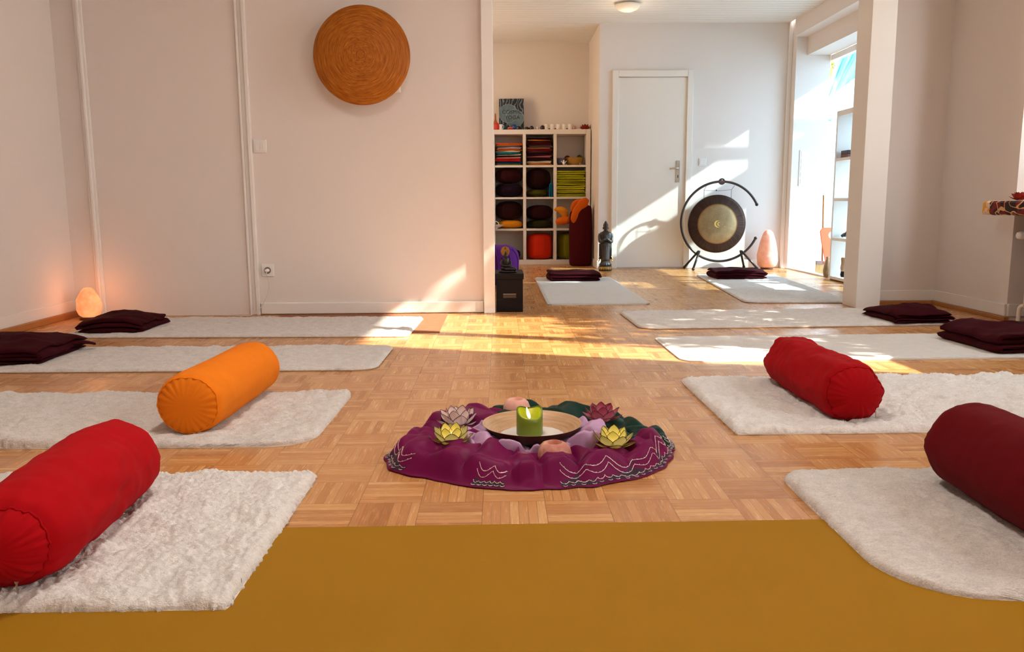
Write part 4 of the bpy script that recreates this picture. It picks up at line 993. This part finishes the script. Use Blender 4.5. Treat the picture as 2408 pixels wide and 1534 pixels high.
def pad(label, loc, rot, L, W, H, bend, seed, mt):
    m = MB(); nu, nv = 28, 20; rr = []
    for i in range(nu):
        u = -1+2*i/(nu-1); pr = max(.03, (1-abs(u)**2.8))**(1/2.4)
        rr.append([(L*u, W*pr*math.cos(a)*(1+.05*float(vnoise(u*4, math.cos(a)*2, seed))), H*pr*math.sin(a)-bend*u*u+.006*float(fbm(u*5+seed, math.cos(a)*3, math.sin(a), 2))) for a in np.linspace(0, 2*PI, nv, endpoint=False)])
    m.rings(rr); t = thing('soft_pad', label, 'cushion', loc, 0, 'orange pads spilling from the shelf'); t.rotation_euler = rot
    m.build('cover', mt, t, smooth='all')
    MB().tube([(L*u, W*1.005*max(.03, (1-abs(u)**2.8))**(1/2.4)*s_, -bend*u*u) for s_ in (1,) for u in np.linspace(-.98, .98, 20)], .002, 4).build('seam', mt, t, smooth='all')
    return t
pad('large orange pad draped over the top of the standing dark red bolster', (.875, 9.02, .625), (.25, -1.02, .1), .155, .03, .062, .02, 1, ORA)
pad('orange pad pushed back on top of the standing bolster', (.86, 9.13, .690), (.2, -.62, 0), .10, .03, .045, .045, 2, ORA)
pad('small orange pad hanging lowest beside the bolster', (.712, 9.13, .505), (0, -.15, 0), .085, .05, .042, .0, 3, ORA)
pad('yellow-orange pad curled in the right cube of the third row', (.725, 9.22, .60), (.1, .9, 0), .095, .05, .045, .05, 4, fabric('yellow_orange_cotton', sr(212, 132, 30)))
# white bowl stack at the left side of the shelf, standing on the plum stool
PORC = plain('porcelain', (.80, .76, .66), .25)
t = thing('rice_bowl', 'white shallow bowl sticking out beside the door post before the shelf', 'bowl', (-.055, 9.27, .4125), 0)
MB().lathe([(.03, 0), (.035, .012), (.062, .022), (.098, .044), (.102, .049), (.096, .048), (.06, .028), (.001, .022)], 36, cap=False).build('body', PORC, t, smooth='all')
MB().tube(smoothp([(.045, -.045, .046), (.035, -.05, .075), (.0, -.05, .088), (-.035, -.05, .075), (-.045, -.045, .046)], 4), .005, 6).build('handle', PORC, t, smooth='all')
PURP = fabric('purple_nylon', sr(94, 34, 130), .25, .3, 300, .4, .7, .6)
t = thing('purple_bag', 'stuffed purple bag slumped behind the black storage box', 'bag', (-.005, 7.0, 0))
rr = []
for i, z in enumerate(np.linspace(0, 1, 26)):
    pr = max(.05, 1-abs(2*z-1)**3.2)**(1/2.4)
    rr.append([(.165*pr*math.cos(a)*(1+.05*float(fbm(math.cos(a)*3, math.sin(a)*3, z*3, 3, 5))), .14*pr*math.sin(a)*(1+.05*float(fbm(math.cos(a)*3, math.sin(a)*3, z*3, 3, 6))), .345*z+.012*math.cos(a*2)*pr) for a in np.linspace(0, 2*PI, 56, endpoint=False)])
MB().rings(rr).build('body', PURP, t, smooth='all')
for a0 in (3.6, 4.3, 5.0, 5.6):
    MB().tube([(.168*max(.05, 1-abs(2*z-1)**3.2)**(1/2.4)*math.cos(a0+.35*math.sin(3*z)), .143*max(.05, 1-abs(2*z-1)**3.2)**(1/2.4)*math.sin(a0+.35*math.sin(3*z)), .345*z) for z in np.linspace(.12, .9, 16)], .006, 6).build('gather', PURP, t, smooth='all')
BOXM = plain('black_card', (.007, .004, .004), .6, var=.3, Specular_IOR_Level=.2)
t = thing('storage_box', 'black lidded storage box by the left door post', 'box', (.060, 5.355, 0))
bev(MB().box(-.086, -.155, 0, .086, .155, .213).build('body', BOXM, t, smooth=False), .003)
bev(MB().box(-.092, -.162, .2135, .092, .162, .2495).build('lid', BOXM, t, smooth=False), .003)
LBL = plain('label_holder', (.045, .034, .030), .35)
bev(MB().box(-.042, -.159, .092, .042, -.1555, .118).build('label_holder', LBL, t, smooth=False), .001)
MB().tube([(-.042, -.160, .118), (.042, -.160, .118)], .0016, 6).build('label_rim', METAL, t)
BRZ = plain('dark_bronze', sr(46, 38, 36), .35, .7, var=.4, scale=80)
t = thing('deity_figurine', 'small dark seated figurine with a gold halo on the black box', 'figurine', (.050, 5.29, .2496))
m = MB().lathe([(.045, 0), (.052, .004), (.050, .012), (.040, .018), (.001, .018)], 24, fn=lambda p, a, r_, z: (p[0]*1.15, p[1]*.8, p[2]))
m.ball((0, 0, .028), .040, 20, 8, (1.15, .7, .42)); m.ball((-.010, 0, .062), .026, 16, 10, (.95, .75, 1.5)); m.ball((-.012, -.002, .108), .014, 14, 10, (1, 1, 1.2)); m.lathe([(.010, .118), (.006, .128), (.001, .138)], 12, c=(-.012, 0, 0))
m.tube(smoothp([(.008, -.004, .082), (.020, -.014, .066), (.016, -.028, .050), (-.002, -.030, .046)], 4), .007, 8); m.tube(smoothp([(-.034, -.002, .082), (-.044, -.012, .062), (-.030, -.026, .048), (-.006, -.030, .046)], 4), .007, 8)
m.tube(smoothp([(.030, -.006, .026), (.050, -.018, .022), (.020, -.032, .024), (-.02, -.03, .026)], 4), .011, 8)
m.build('body', BRZ, t, smooth='all')
MB().box(-.046, .014, .012, -.036, .020, .10).build('back_plate', BRZ, t, smooth=False)
hl = MB().lathe([(.030, 0), (.028, .003), (.001, .003)], 8); hl.v = [(p[0]-.016, .014-p[2], p[1]*1.15+.138) for p in hl.v]
hl.build('halo', plain('antique_gold', sr(150, 110, 50), .35, .8, var=.35, scale=120), t, smooth=False)
MB().lathe([(.004, .150), (.001, .172)], 6, c=(-.016, .012, 0)).build('spike', BRZ, t)

# ------------------------------------------------------------------ standing statue
STONE = plain('black_lava_stone', sr(50, 44, 42), .42, var=.35, scale=60, bump=.3)
GOLD = plain('gold_paint', sr(190, 150, 74), .4, .6, var=.2)
t = thing('buddha_statue', 'standing dark stone statue with praying hands left of the white door', 'statue', (1.095, 8.40, 0))
def bcol(prof, n=28, c=(0, 0), fold=0.0, sx=1, sy=1):
    return [[(c[0]+r_*sx*math.cos(a)*(1+fold*math.cos(16*a)), c[1]+r_*sy*math.sin(a)*(1+fold*math.cos(16*a)), z) for a in np.linspace(0, 2*PI, n*2, endpoint=False)] for r_, z in prof]
m = MB()
m.rings(bcol([(.060, .052), (.063, .066), (.052, .080), (.042, .100)], fold=.04))                     # lotus foot
m.rings(bcol([(.046, .09), (.044, .13), (.047, .20), (.053, .255), (.055, .28), (.050, .30)], fold=.035, sy=.8))  # robe
m.rings(bcol([(.050, .29), (.056, .31), (.060, .345), (.062, .375), (.054, .395), (.030, .405), (.020, .415)], sx=1.08, sy=.62))   # chest
m.rings(bcol([(.019, .405), (.018, .425)])); m.ball((0, -.004, .448), .030, 20, 14, (.86, .92, 1.2))
m.rings(bcol([(.026, .462), (.024, .478), (.015, .494), (.008, .508), (.002, .516)], fold=.05))
m.ball((0, -.031, .445), .005, 8, 6, (.7, 1, 1.6))
for s_ in (-1, 1):
    m.tube(smoothp([(s_*.054, 0, .382), (s_*.062, -.004, .345), (s_*.058, -.022, .300), (s_*.034, -.044, .312), (s_*.010, -.056, .332)], 5), [.019]*5+[.017]*5+[.016]*5+[.013]*5+[.011], 10)
    m.tube(smoothp([(s_*.006, -.056, .322), (s_*.004, -.058, .345), (s_*.002, -.056, .372)], 4), [.010]*4+[.008]*4+[.003], 8)
    m.ball((s_*.027, 0, .440), .008, 8, 6, (.5, .7, 1.9))
    m.rings([[(s_*(.056+.012*math.cos(a)), .006+.016*math.sin(a), z) for a in np.linspace(0, 2*PI, 12, endpoint=False)] for z in (.12, .16, .22, .28)])
for k in range(3): m.tube([(.055*math.cos(a), -.004+.043*math.sin(a), .268+.014*k+.004*math.cos(a*2)) for a in np.linspace(PI, 2*PI, 16)], .004, 6)
m.build('body', STONE, t, smooth='all')
MB().rings(bcol([(.066, 0), (.068, .004), (.068, .044), (.062, .052)])).build('plinth', STONE, t, smooth='all')
for k in range(9):
    a = PI+.18+k*(PI-.36)/8; m = MB()
    m.prism([(-.011, .0), (.011, .0), (.010, -.018), (0, -.030), (-.010, -.018)], -.002, .002, 'y')
    m.build('gold_petal', GOLD, t, smooth=False, loc=(.069*math.cos(a), .069*math.sin(a), .042), rot=(0, 0, a+PI/2))
for s_ in (-1, 1):
    MB().tube(smoothp([(s_*.058, -.008, .150), (s_*.070, -.012, .128), (s_*.060, -.012, .112), (s_*.074, -.010, .100)], 4), .005, 6).build('gold_hem', GOLD, t, smooth='all')

# ------------------------------------------------------------------ gong and stand
GX0, GY0, GZ0, GR = 2.296, 8.44, .498, .411
TUBE = plain('black_tube', (.03, .022, .02), .3, .3)
t = thing('gong_stand', 'open black ring stand holding the gong', 'stand', (GX0, GY0, GZ0))
MB().tube([(GR*math.cos(a), 0, GR*math.sin(a)) for a in np.linspace(math.radians(25), math.radians(335), 90)], .0125, 12).build('ring', TUBE, t, smooth='all')
for a in (25, 335): MB().ball((GR*math.cos(math.radians(a)), 0, GR*math.sin(math.radians(a))), .017, 14, 10).build('end_cap', TUBE, t, smooth='all')
mm = MB().lathe([(.033, -.008), (.034, -.004), (.034, .010), (.001, .010)], 28); mm.v = [(p[0], p[2]-.004, p[1]+GR) for p in mm.v]
bd = mm.build('badge', TUBE, t)
MB().box(-.024, -.0135, GR-.003, .024, -.0125, GR+.002).build('badge_stripe', plain('badge_red', sr(150, 50, 40)), bd, smooth=False)
MB().box(-.006, -.0135, GR+.012, .006, -.0125, GR+.017).build('badge_mark', PLASTIC, bd, smooth=False)
for (px, fx) in ((-.215, (-.335, -.30)), (.225, (.30, .365))):
    for fx_, fy in zip(fx, (.13, -.12)):
        lg = MB().tube([(px, fy*.12, -.305), (px+(fx_-px)*.97, fy*.97, -GZ0+.024)], .0115, 10).build('leg', TUBE, t, smooth='all')
        MB().ball((fx_, fy, -GZ0+.016), .0165, 12, 8).build('foot', TUBE, lg, smooth='all')
GO = NT('gong_bronze'); tc = GO.n('ShaderNodeTexCoord'); sx = GO.n('ShaderNodeSeparateXYZ'); GO.t.links.new(tc.outputs['Object'], sx.inputs[0])
r = GO.math('SQRT', GO.math('ADD', GO.math('POWER', sx.outputs[0], 2.0), GO.math('POWER', sx.outputs[2], 2.0)))
an = GO.math('ARCTAN2', sx.outputs[2], sx.outputs[0]); co = tc.outputs['Object']
rad_n = GO.noise(GO.n('ShaderNodeCombineXYZ', {0: GO.math('MULTIPLY', an, 22.0), 1: GO.math('MULTIPLY', r, 6.0)}).outputs[0], 1.0, 3, .6)
n1 = GO.noise(co, 14, 4, .6)
inner = GO.mix(n1, sr(122, 98, 66), sr(176, 154, 118)); spk = GO.math('GREATER_THAN', GO.noise(co, 90, 2), .70)
inner = GO.mix(GO.math('MULTIPLY', spk, .5), inner, sr(226, 210, 170))
outer = GO.mix(rad_n, sr(20, 14, 14), sr(84, 62, 52))
rim_ = GO.n('ShaderNodeMapRange', {0: r, 1: .196, 2: .206}).outputs[0]; ring2 = GO.n('ShaderNodeMapRange', {0: GO.math('ABSOLUTE', GO.math('SUBTRACT', r, .199)), 1: .012, 2: .0}).outputs[0]
c = GO.mix(rim_, inner, outer); c = GO.mix(GO.math('MULTIPLY', ring2, .75), c, sr(150, 104, 52))
GO.set(Base_Color=c, Metallic=.85, Roughness=GO.math('ADD', .32, GO.math('MULTIPLY', n1, .12))); GO.bump(GO.math('ADD', n1, GO.math('MULTIPLY', rad_n, rim_)), .35, .004)
t = thing('gong', 'bronze gong with a dark rim and a moon sign', 'gong', (2.258, GY0-.02, .475))
mm = MB().lathe([(.001, -.016), (.10, -.014), (.185, -.009), (.205, -.003), (.27, .0), (.293, .004), (.300, .012), (.300, .04), (.294, .04), (.288, .012), (.2, .004), (.001, -.006)], 96, cap=False)
mm.v = [(p[0], p[2], p[1]) for p in mm.v]; mm.build('disc', GO.m, t, smooth='all')
GS = plain('moon_gold', sr(240, 212, 120), .3, .5)
mo = []
for a in np.linspace(math.radians(60), math.radians(300), 22): mo.append((.0+.036*math.cos(a), .036*math.sin(a)))
for a in np.linspace(math.radians(288), math.radians(72), 22): mo.append((.012+.031*math.cos(a), .031*math.sin(a)))
MB().prism(mo, -.0185, -.0155, 'y').build('moon_sign', GS, t, smooth=False)
mo2 = [(x*.55+.016, z*.55) for x, z in mo]
MB().prism(mo2, -.0185, -.0155, 'y').build('moon_sign', GS, t, smooth=False)
for s_ in (-1, 1):
    MB().tube([(s_*.142, .02, .262), (s_*.142, .02, .35), (s_*.142+.03, .02, .392+.012*(s_ < 0))], .0022, 6).build('hanging_cord', INK, t)
MB().tube([(-.142, .02, .345), (0, .02, .340), (.142, .02, .350)], .0018, 6).build('cross_cord', INK, t)
MB().ball((-.015, .02, .345), .008, 8, 6).build('knot', INK, t)
# ------------------------------------------------------------------ open shelf at the sunroom opening
t = thing('open_shelf', 'tall white open shelf at the sunroom opening', 'shelf', (2.955, 0, 0))
y0, y1, dx = 5.92, 7.215, .28
part('side_panel', (0, y1-.03, 0, dx, y1, 1.475), t, WHITE); part('side_panel', (0, y0, 0, dx, y0+.03, 1.475), t, WHITE)
part('divider', (0.002, 6.55, .06, dx-.002, 6.575, 1.43), t, WHITE)
for z in (.012, .355, .70, 1.045): part('shelf_board', (0.001, y0+.0305, z, dx-.001, y1-.0305, z+.026), t, WHITE)
part('top_panel', (0, y0+.0305, 1.43, dx, y1-.0305, 1.475), t, WHITE)
t = thing('small_case', 'small dark case on the open white shelf', 'case', (3.03, 7.08, 1.0715))
bev(MB().box(-.05, -.07, 0, .05, .07, .028).build('base', plain('brown_case', sr(120, 70, 60), .5), t, smooth=False), .003); bev(MB().box(-.05, -.07, .0285, .05, .07, .062).build('lid', plain('dark_case', sr(50, 26, 26), .4), t, smooth=False), .004)
o = MB().tube(smoothp([(0, .06, .012), (.01, .03, .03), (0, 0, .02), (.01, -.04, .055), (.0, -.09, .03), (.01, -.12, .04)], 4), .014, 8).build('black_bundle', plain('black_cloth', (.02, .02, .02)), smooth='all', loc=(3.03, 7.09, .3815)); tag(o, 'black crumpled bundle on a lower board of the open white shelf', 'cloth')
t = thing('vase', 'slim vase with a dark foot on the lowest board of the open white shelf', 'vase', (3.03, 7.06, .0385))
MB().lathe([(.03, .05), (.036, .08), (.03, .12), (.034, .16), (.03, .17)], 24).build('body', plain('tan_ceramic', sr(170, 140, 110), .4), t, smooth='all'); MB().lathe([(.028, 0), (.034, .02), (.03, .05)], 24).build('foot', BOXM, t, smooth='all')
VG = NT('smoky_glass'); VG.set(Base_Color=(.55, .42, .28), Roughness=.08, Transmission_Weight=.6, IOR=1.4)
o = MB().lathe([(.018, 0), (.028, .01), (.036, .07), (.028, .13), (.012, .18), (.016, .20), (.012, .2), (.009, .18), (.024, .13), (.031, .07), (.02, .015), (.001, .012)], 28, cap=False).build('glass_carafe', VG.m, smooth='all', loc=(2.985, 7.33, .0)); tag(o, 'smoky glass carafe on the floor at the end of the open white shelf', 'vase')
# seen through the opening
t = thing('sunroom_floor_deck', 'pale deck outside the sunroom opening', 'deck', (0, 0, 0)); C.objects.unlink(t); bpy.data.objects.remove(t)
DECK = plain('pale_deck', (.34, .33, .31), .7, var=.08)
shell('floor_outside', DECK, [(3.40, 4.0, -.14, 9.0, 14.0, -.09), (3.10, 5.6, -.14, 3.40, 8.53, -.09)])
ORP = plain('orange_plastic', sr(232, 92, 34), .35, var=.03)
t = thing('plastic_chair', 'orange moulded chair with a round hole in its backrest, in the sunroom', 'chair', (3.30, 7.86, -.09))
bk = MB()
ol = [(-.12, .20), (-.15, .40), (-.16, .50), (-.13, .535), (.13, .535), (.16, .50), (.15, .40), (.12, .20)]
hole = [(-.045+.03*math.cos(a), .46+.035*math.sin(a)) for a in np.linspace(PI, -PI, 16, endpoint=False)]
N_ = 48; outp = []
per = [(Vector(ol[i]), Vector(ol[(i+1) % len(ol)])) for i in range(len(ol))]
hc = Vector((-.045, .46))
def hit(a):
    d = Vector((math.cos(a), math.sin(a))); best = None
    for p, q in per:
        e = q-p; den = d.x*e.y-d.y*e.x
        if abs(den) < 1e-9: continue
        w_ = p-hc; s_ = (w_.x*e.y-w_.y*e.x)/den; u_ = (w_.x*d.y-w_.y*d.x)/den
        if s_ > 0 and -1e-6 <= u_ <= 1+1e-6: best = s_ if best is None else min(best, s_)
    return hc+d*best
ang = np.linspace(0, 2*PI, N_, endpoint=False); ou = [hit(a) for a in ang]; inn = [hc+Vector((.032*math.cos(a), .036*math.sin(a))) for a in ang]
def lean(p, d): return (p.x, (p.y-.2)*.22+d, p.y)
rr = [[lean(p, 0) for p in inn], [lean(p, 0) for p in ou], [lean(p, .012) for p in ou], [lean(p, .012) for p in inn], [lean(p, 0) for p in inn]]
bk.rings(rr, True, False); bev(bk.build('backrest', ORP, t, smooth=True), .003)
bev(MB().box(-.15, -.30, .19, .15, .0, .205).build('seat', ORP, t, smooth=False), .006)
for x_, y_ in ((-.12, -.27), (.12, -.27), (-.12, -.02), (.12, -.02)): MB().tube([(x_*1.1, y_*1.05, 0), (x_, y_, .19)], .012, 8).build('leg', OAK, t, smooth='all')
t = thing('broom', 'straw broom leaning in the sunroom beside the orange chair', 'broom', (3.22, 8.06, -.09))
MB().tube([(.01, 0, .20), (.03, .10, .85)], .009, 8).build('handle', OAK, t)
MB().box(-.05, -.02, .165, .05, .02, .20).build('head', plain('grey_broom_head', sr(150, 130, 130)), t, smooth=False)
STRAW = m_wood('straw', sr(190, 150, 90), sr(230, 196, 140), (60, 60, 1), 3, .8)
for k in range(8): MB().box(-.05+.0125*k, -.018, 0, -.05+.0125*k+.0105, .018, .168).build('bristle_bunch', STRAW, t, smooth=False)
# outbuilding, canopy and tree beyond
PALE = plain('pale_render', (.86, .87, .85), .8, var=.03, scale=3)
t = thing('garden_shed', 'white shed with a sloping roof edge seen through the sunroom opening', 'shed', (3.9, 10.6, -.1))
MB().prism([(0, 0), (2.6, 0), (2.6, 3.6), (.42, 1.98), (0, 1.64)], 0, .8, 'y').build('gable_wall', PALE, t, smooth=False)
MB().prism([(-.1, 1.63), (2.6, 3.70), (2.6, 3.60), (-.1, 1.53)], -.06, .85, 'y').build('roof_edge', PALE, t, smooth=False)
SHD = plain('blue_grey_boards', sr(176, 204, 216), .6, var=.03)
MB().box(.05, -.03, 0, 1.4, 0, 1.50).build('door', SHD, t, smooth=False)
for x_ in (.2, .34, .48, .62): MB().box(x_, -.036, .02, x_+.012, -.03, 1.48).build('batten', SHD, t, smooth=False)
MB().box(0.0, -.10, 1.54, 1.5, 0, 1.60).box(0, -.06, 1.62, 1.5, 0, 1.66).build('ledge', PALE, t, smooth=False)
for x_ in (.16, .33): MB().box(x_, -.045, 1.43, x_+.1, -.03, 1.455).build('hinge', plain('hinge_rust', sr(190, 150, 130)), t, smooth=False)
kn = MB().lathe([(.034, 0), (.014, .02), (.014, .035), (.034, .055)], 16); kn.v = [(p[2]+.26, -.14+p[0], p[1]+1.82) for p in kn.v]; kn.build('blue_fitting', plain('steel_blue', sr(50, 120, 150), .4), t)
BLU = translucent('blue_tarpaulin', sr(120, 184, 214), .35, .25)
nx_, ny_ = 60, 60
U, V = np.meshgrid(np.linspace(0, 1, nx_), np.linspace(0, 1, ny_), indexing='ij')
m = MB(); X = .35+2.6*U; zl = 2.05+(X-.9)*1.03; zu = np.maximum(zl+.06, np.minimum(2.43+(X-.88)*3.2, zl+1.6)); Z = zl+(zu-zl)*V; Y = .95+.5*V+.06*fbm(U*14, V*9, 0, 3, 7)
m.npgrid(X, Y, Z)
o = m.build('tarpaulin', BLU, smooth='all', loc=(3.9, 10.6, -.1)); o.modifiers.new('thickness', 'SOLIDIFY').thickness = .004
tag(o, 'crinkled translucent blue sheet stretched above the shed roof', 'tarpaulin')
# leafy shrub behind
LEAF = translucent('leaf', sr(120, 130, 60), .35, .5); LEAF2 = translucent('leaf_red', sr(120, 70, 60), .35, .5); BARK = plain('bark', sr(84, 66, 62), .9, var=.3)
def tree(label, loc, h, rad, seed, n=1500, z0=.35, name='garden_tree', ls=.10):
    rr = random.Random(seed); t = thing(name, label, 'tree', loc)
    m = MB().tube(smoothp([(0, 0, 0), (.03, .02, h*.3), (-.04, .0, h*.6), (.02, 0, h*.9)], 4), [.09-.006*i for i in range(13)], 10)
    for k in range(9):
        a = rr.random()*6.28; z = h*(.3+.6*rr.random()); L = rad*(.5+.4*rr.random())
        m.tube(smoothp([(0, 0, z), (L*.5*math.cos(a), L*.5*math.sin(a), z+.15), (L*math.cos(a), L*math.sin(a), z+.35)], 3), [.03-.003*i for i in range(7)], 6)
    m.build('trunk', BARK, t, smooth='all')
    m = MB()
    for k in range(n):
        a = rr.random()*6.28; e = (rr.random()-.5)*PI; q = rad*rr.random()**.4
        c = Vector((q*math.cos(a)*math.cos(e), q*math.sin(a)*math.cos(e), h*(z0+1)/2+h*(1-z0)/2*math.sin(e)*(q/rad)))
        d = Vector((rr.gauss(0, 1), rr.gauss(0, 1), rr.gauss(0, 1))).normalized(); s_ = d.cross(Vector((rr.random()-.5, .3, 1))).normalized(); l = ls*(.6+.8*rr.random())
        up = d.cross(s_)*l*.12
        m.add([c-d*l, c+s_*l*.35+up, c+d*l, c-s_*l*.35+up], [(0, 1, 2), (0, 2, 3)], 0 if rr.random() < .7 else 1)
    m.build('foliage', [LEAF, LEAF2], t, smooth=False, fix=False); return t
tree('leafy tree rising behind the shed', (5.5, 14.2, -.1), 4.6, 1.7, 5, 2800, .3)

t = thing('sun_shaping_hedge', 'unseen green hedge added outside the right window to shape the sun', 'hedge', (3.95, 4.2, -.1))  # leafy blocker added out of view to shape sun through the window
rr_ = random.Random(3); m = MB(); n = 9000
for k in range(n):
    c = Vector((-.38+.76*rr_.random(), -1.35+2.7*rr_.random(), 2.25*rr_.random()**.6)); d = Vector((rr_.gauss(0, 1), rr_.gauss(0, 1), rr_.gauss(0, 1))).normalized(); s_ = d.cross(Vector((.3, .2, 1))).normalized(); l = .05*(.7+.6*rr_.random())
    m.add([c-d*l, c+s_*l*.45, c+d*l, c-s_*l*.45], [(0, 1, 2, 3)])
m.build('foliage', LEAF, t, smooth=False, fix=False)
m = MB()
for k in range(6500):
    c = Vector((-.33+.72*rr_.random(), -.45+2.1*rr_.random(), 2.1+.95*rr_.random())); d = Vector((rr_.gauss(0, 1), rr_.gauss(0, 1), rr_.gauss(0, 1))).normalized(); s_ = d.cross(Vector((.3, .2, 1))).normalized(); l = .05*(.7+.6*rr_.random())
    m.add([c-d*l, c+s_*l*.45, c+d*l, c-s_*l*.45], [(0, 1, 2, 3)])
m.build('sun_cut_foliage', LEAF, t, smooth=False, fix=False)  # taller leaf mass added to trim the sun patch on the back wall
for k in range(6): MB().tube([(0, -1.2+.48*k, 0), (.03, -1.2+.48*k, .9), (-.02, -1.18+.48*k, 1.6)], .03, 8).build('stem', BARK, t)
shell('floor_garden', plain('garden_soil', (.30, .27, .22), .9, var=.2), [(3.30, -5.0, -.2, 9.0, 4.0, -.14)])

t = thing('sunblocker', 'unseen boarded pergola over the terrace beside the sunroom opening', 'sunblocker', (0, 0, 0))  # unseen boards spaced so their gaps throw sun patches on the far wall
for a, b in ((3.47, 3.80), (3.86, 4.25), (4.74, 5.35)):
    bev(MB().box(a, 6.0, 2.385, b, 8.05, 2.415).build('sun_slat', PALE, t, smooth=False), .004)
for a, b in ((3.47, 4.08), (4.80, 5.35)):
    bev(MB().box(a, 8.10, 2.385, b, 9.2, 2.415).build('sun_slat', PALE, t, smooth=False), .004)
for y_ in (6.0, 8.05): bev(MB().box(3.47, y_, 2.32, 5.40, y_+.05, 2.384).build('rafter', PALE, t, smooth=False), .004)
for y_ in (6.0, 8.07): bev(MB().box(5.33, y_, -.14, 5.40, y_+.07, 2.319).build('post', PALE, t, smooth=False), .004)

t = thing('sky_block_house', 'unseen grey house added beyond the deck to cut low sky light', 'house', (9.0, 9.5, -.1))  # unseen mass added to cut low sky light into the back room
MB().box(0, -5, 0, 3, 5, 3.3).build('wall', plain('grey_render', (.26, .27, .28), .8), t, smooth=False)
MB().box(-.1, -5.1, 3.301, 3.1, 5.1, 3.45).build('roof', plain('slate', (.12, .12, .13), .7), t, smooth=False)
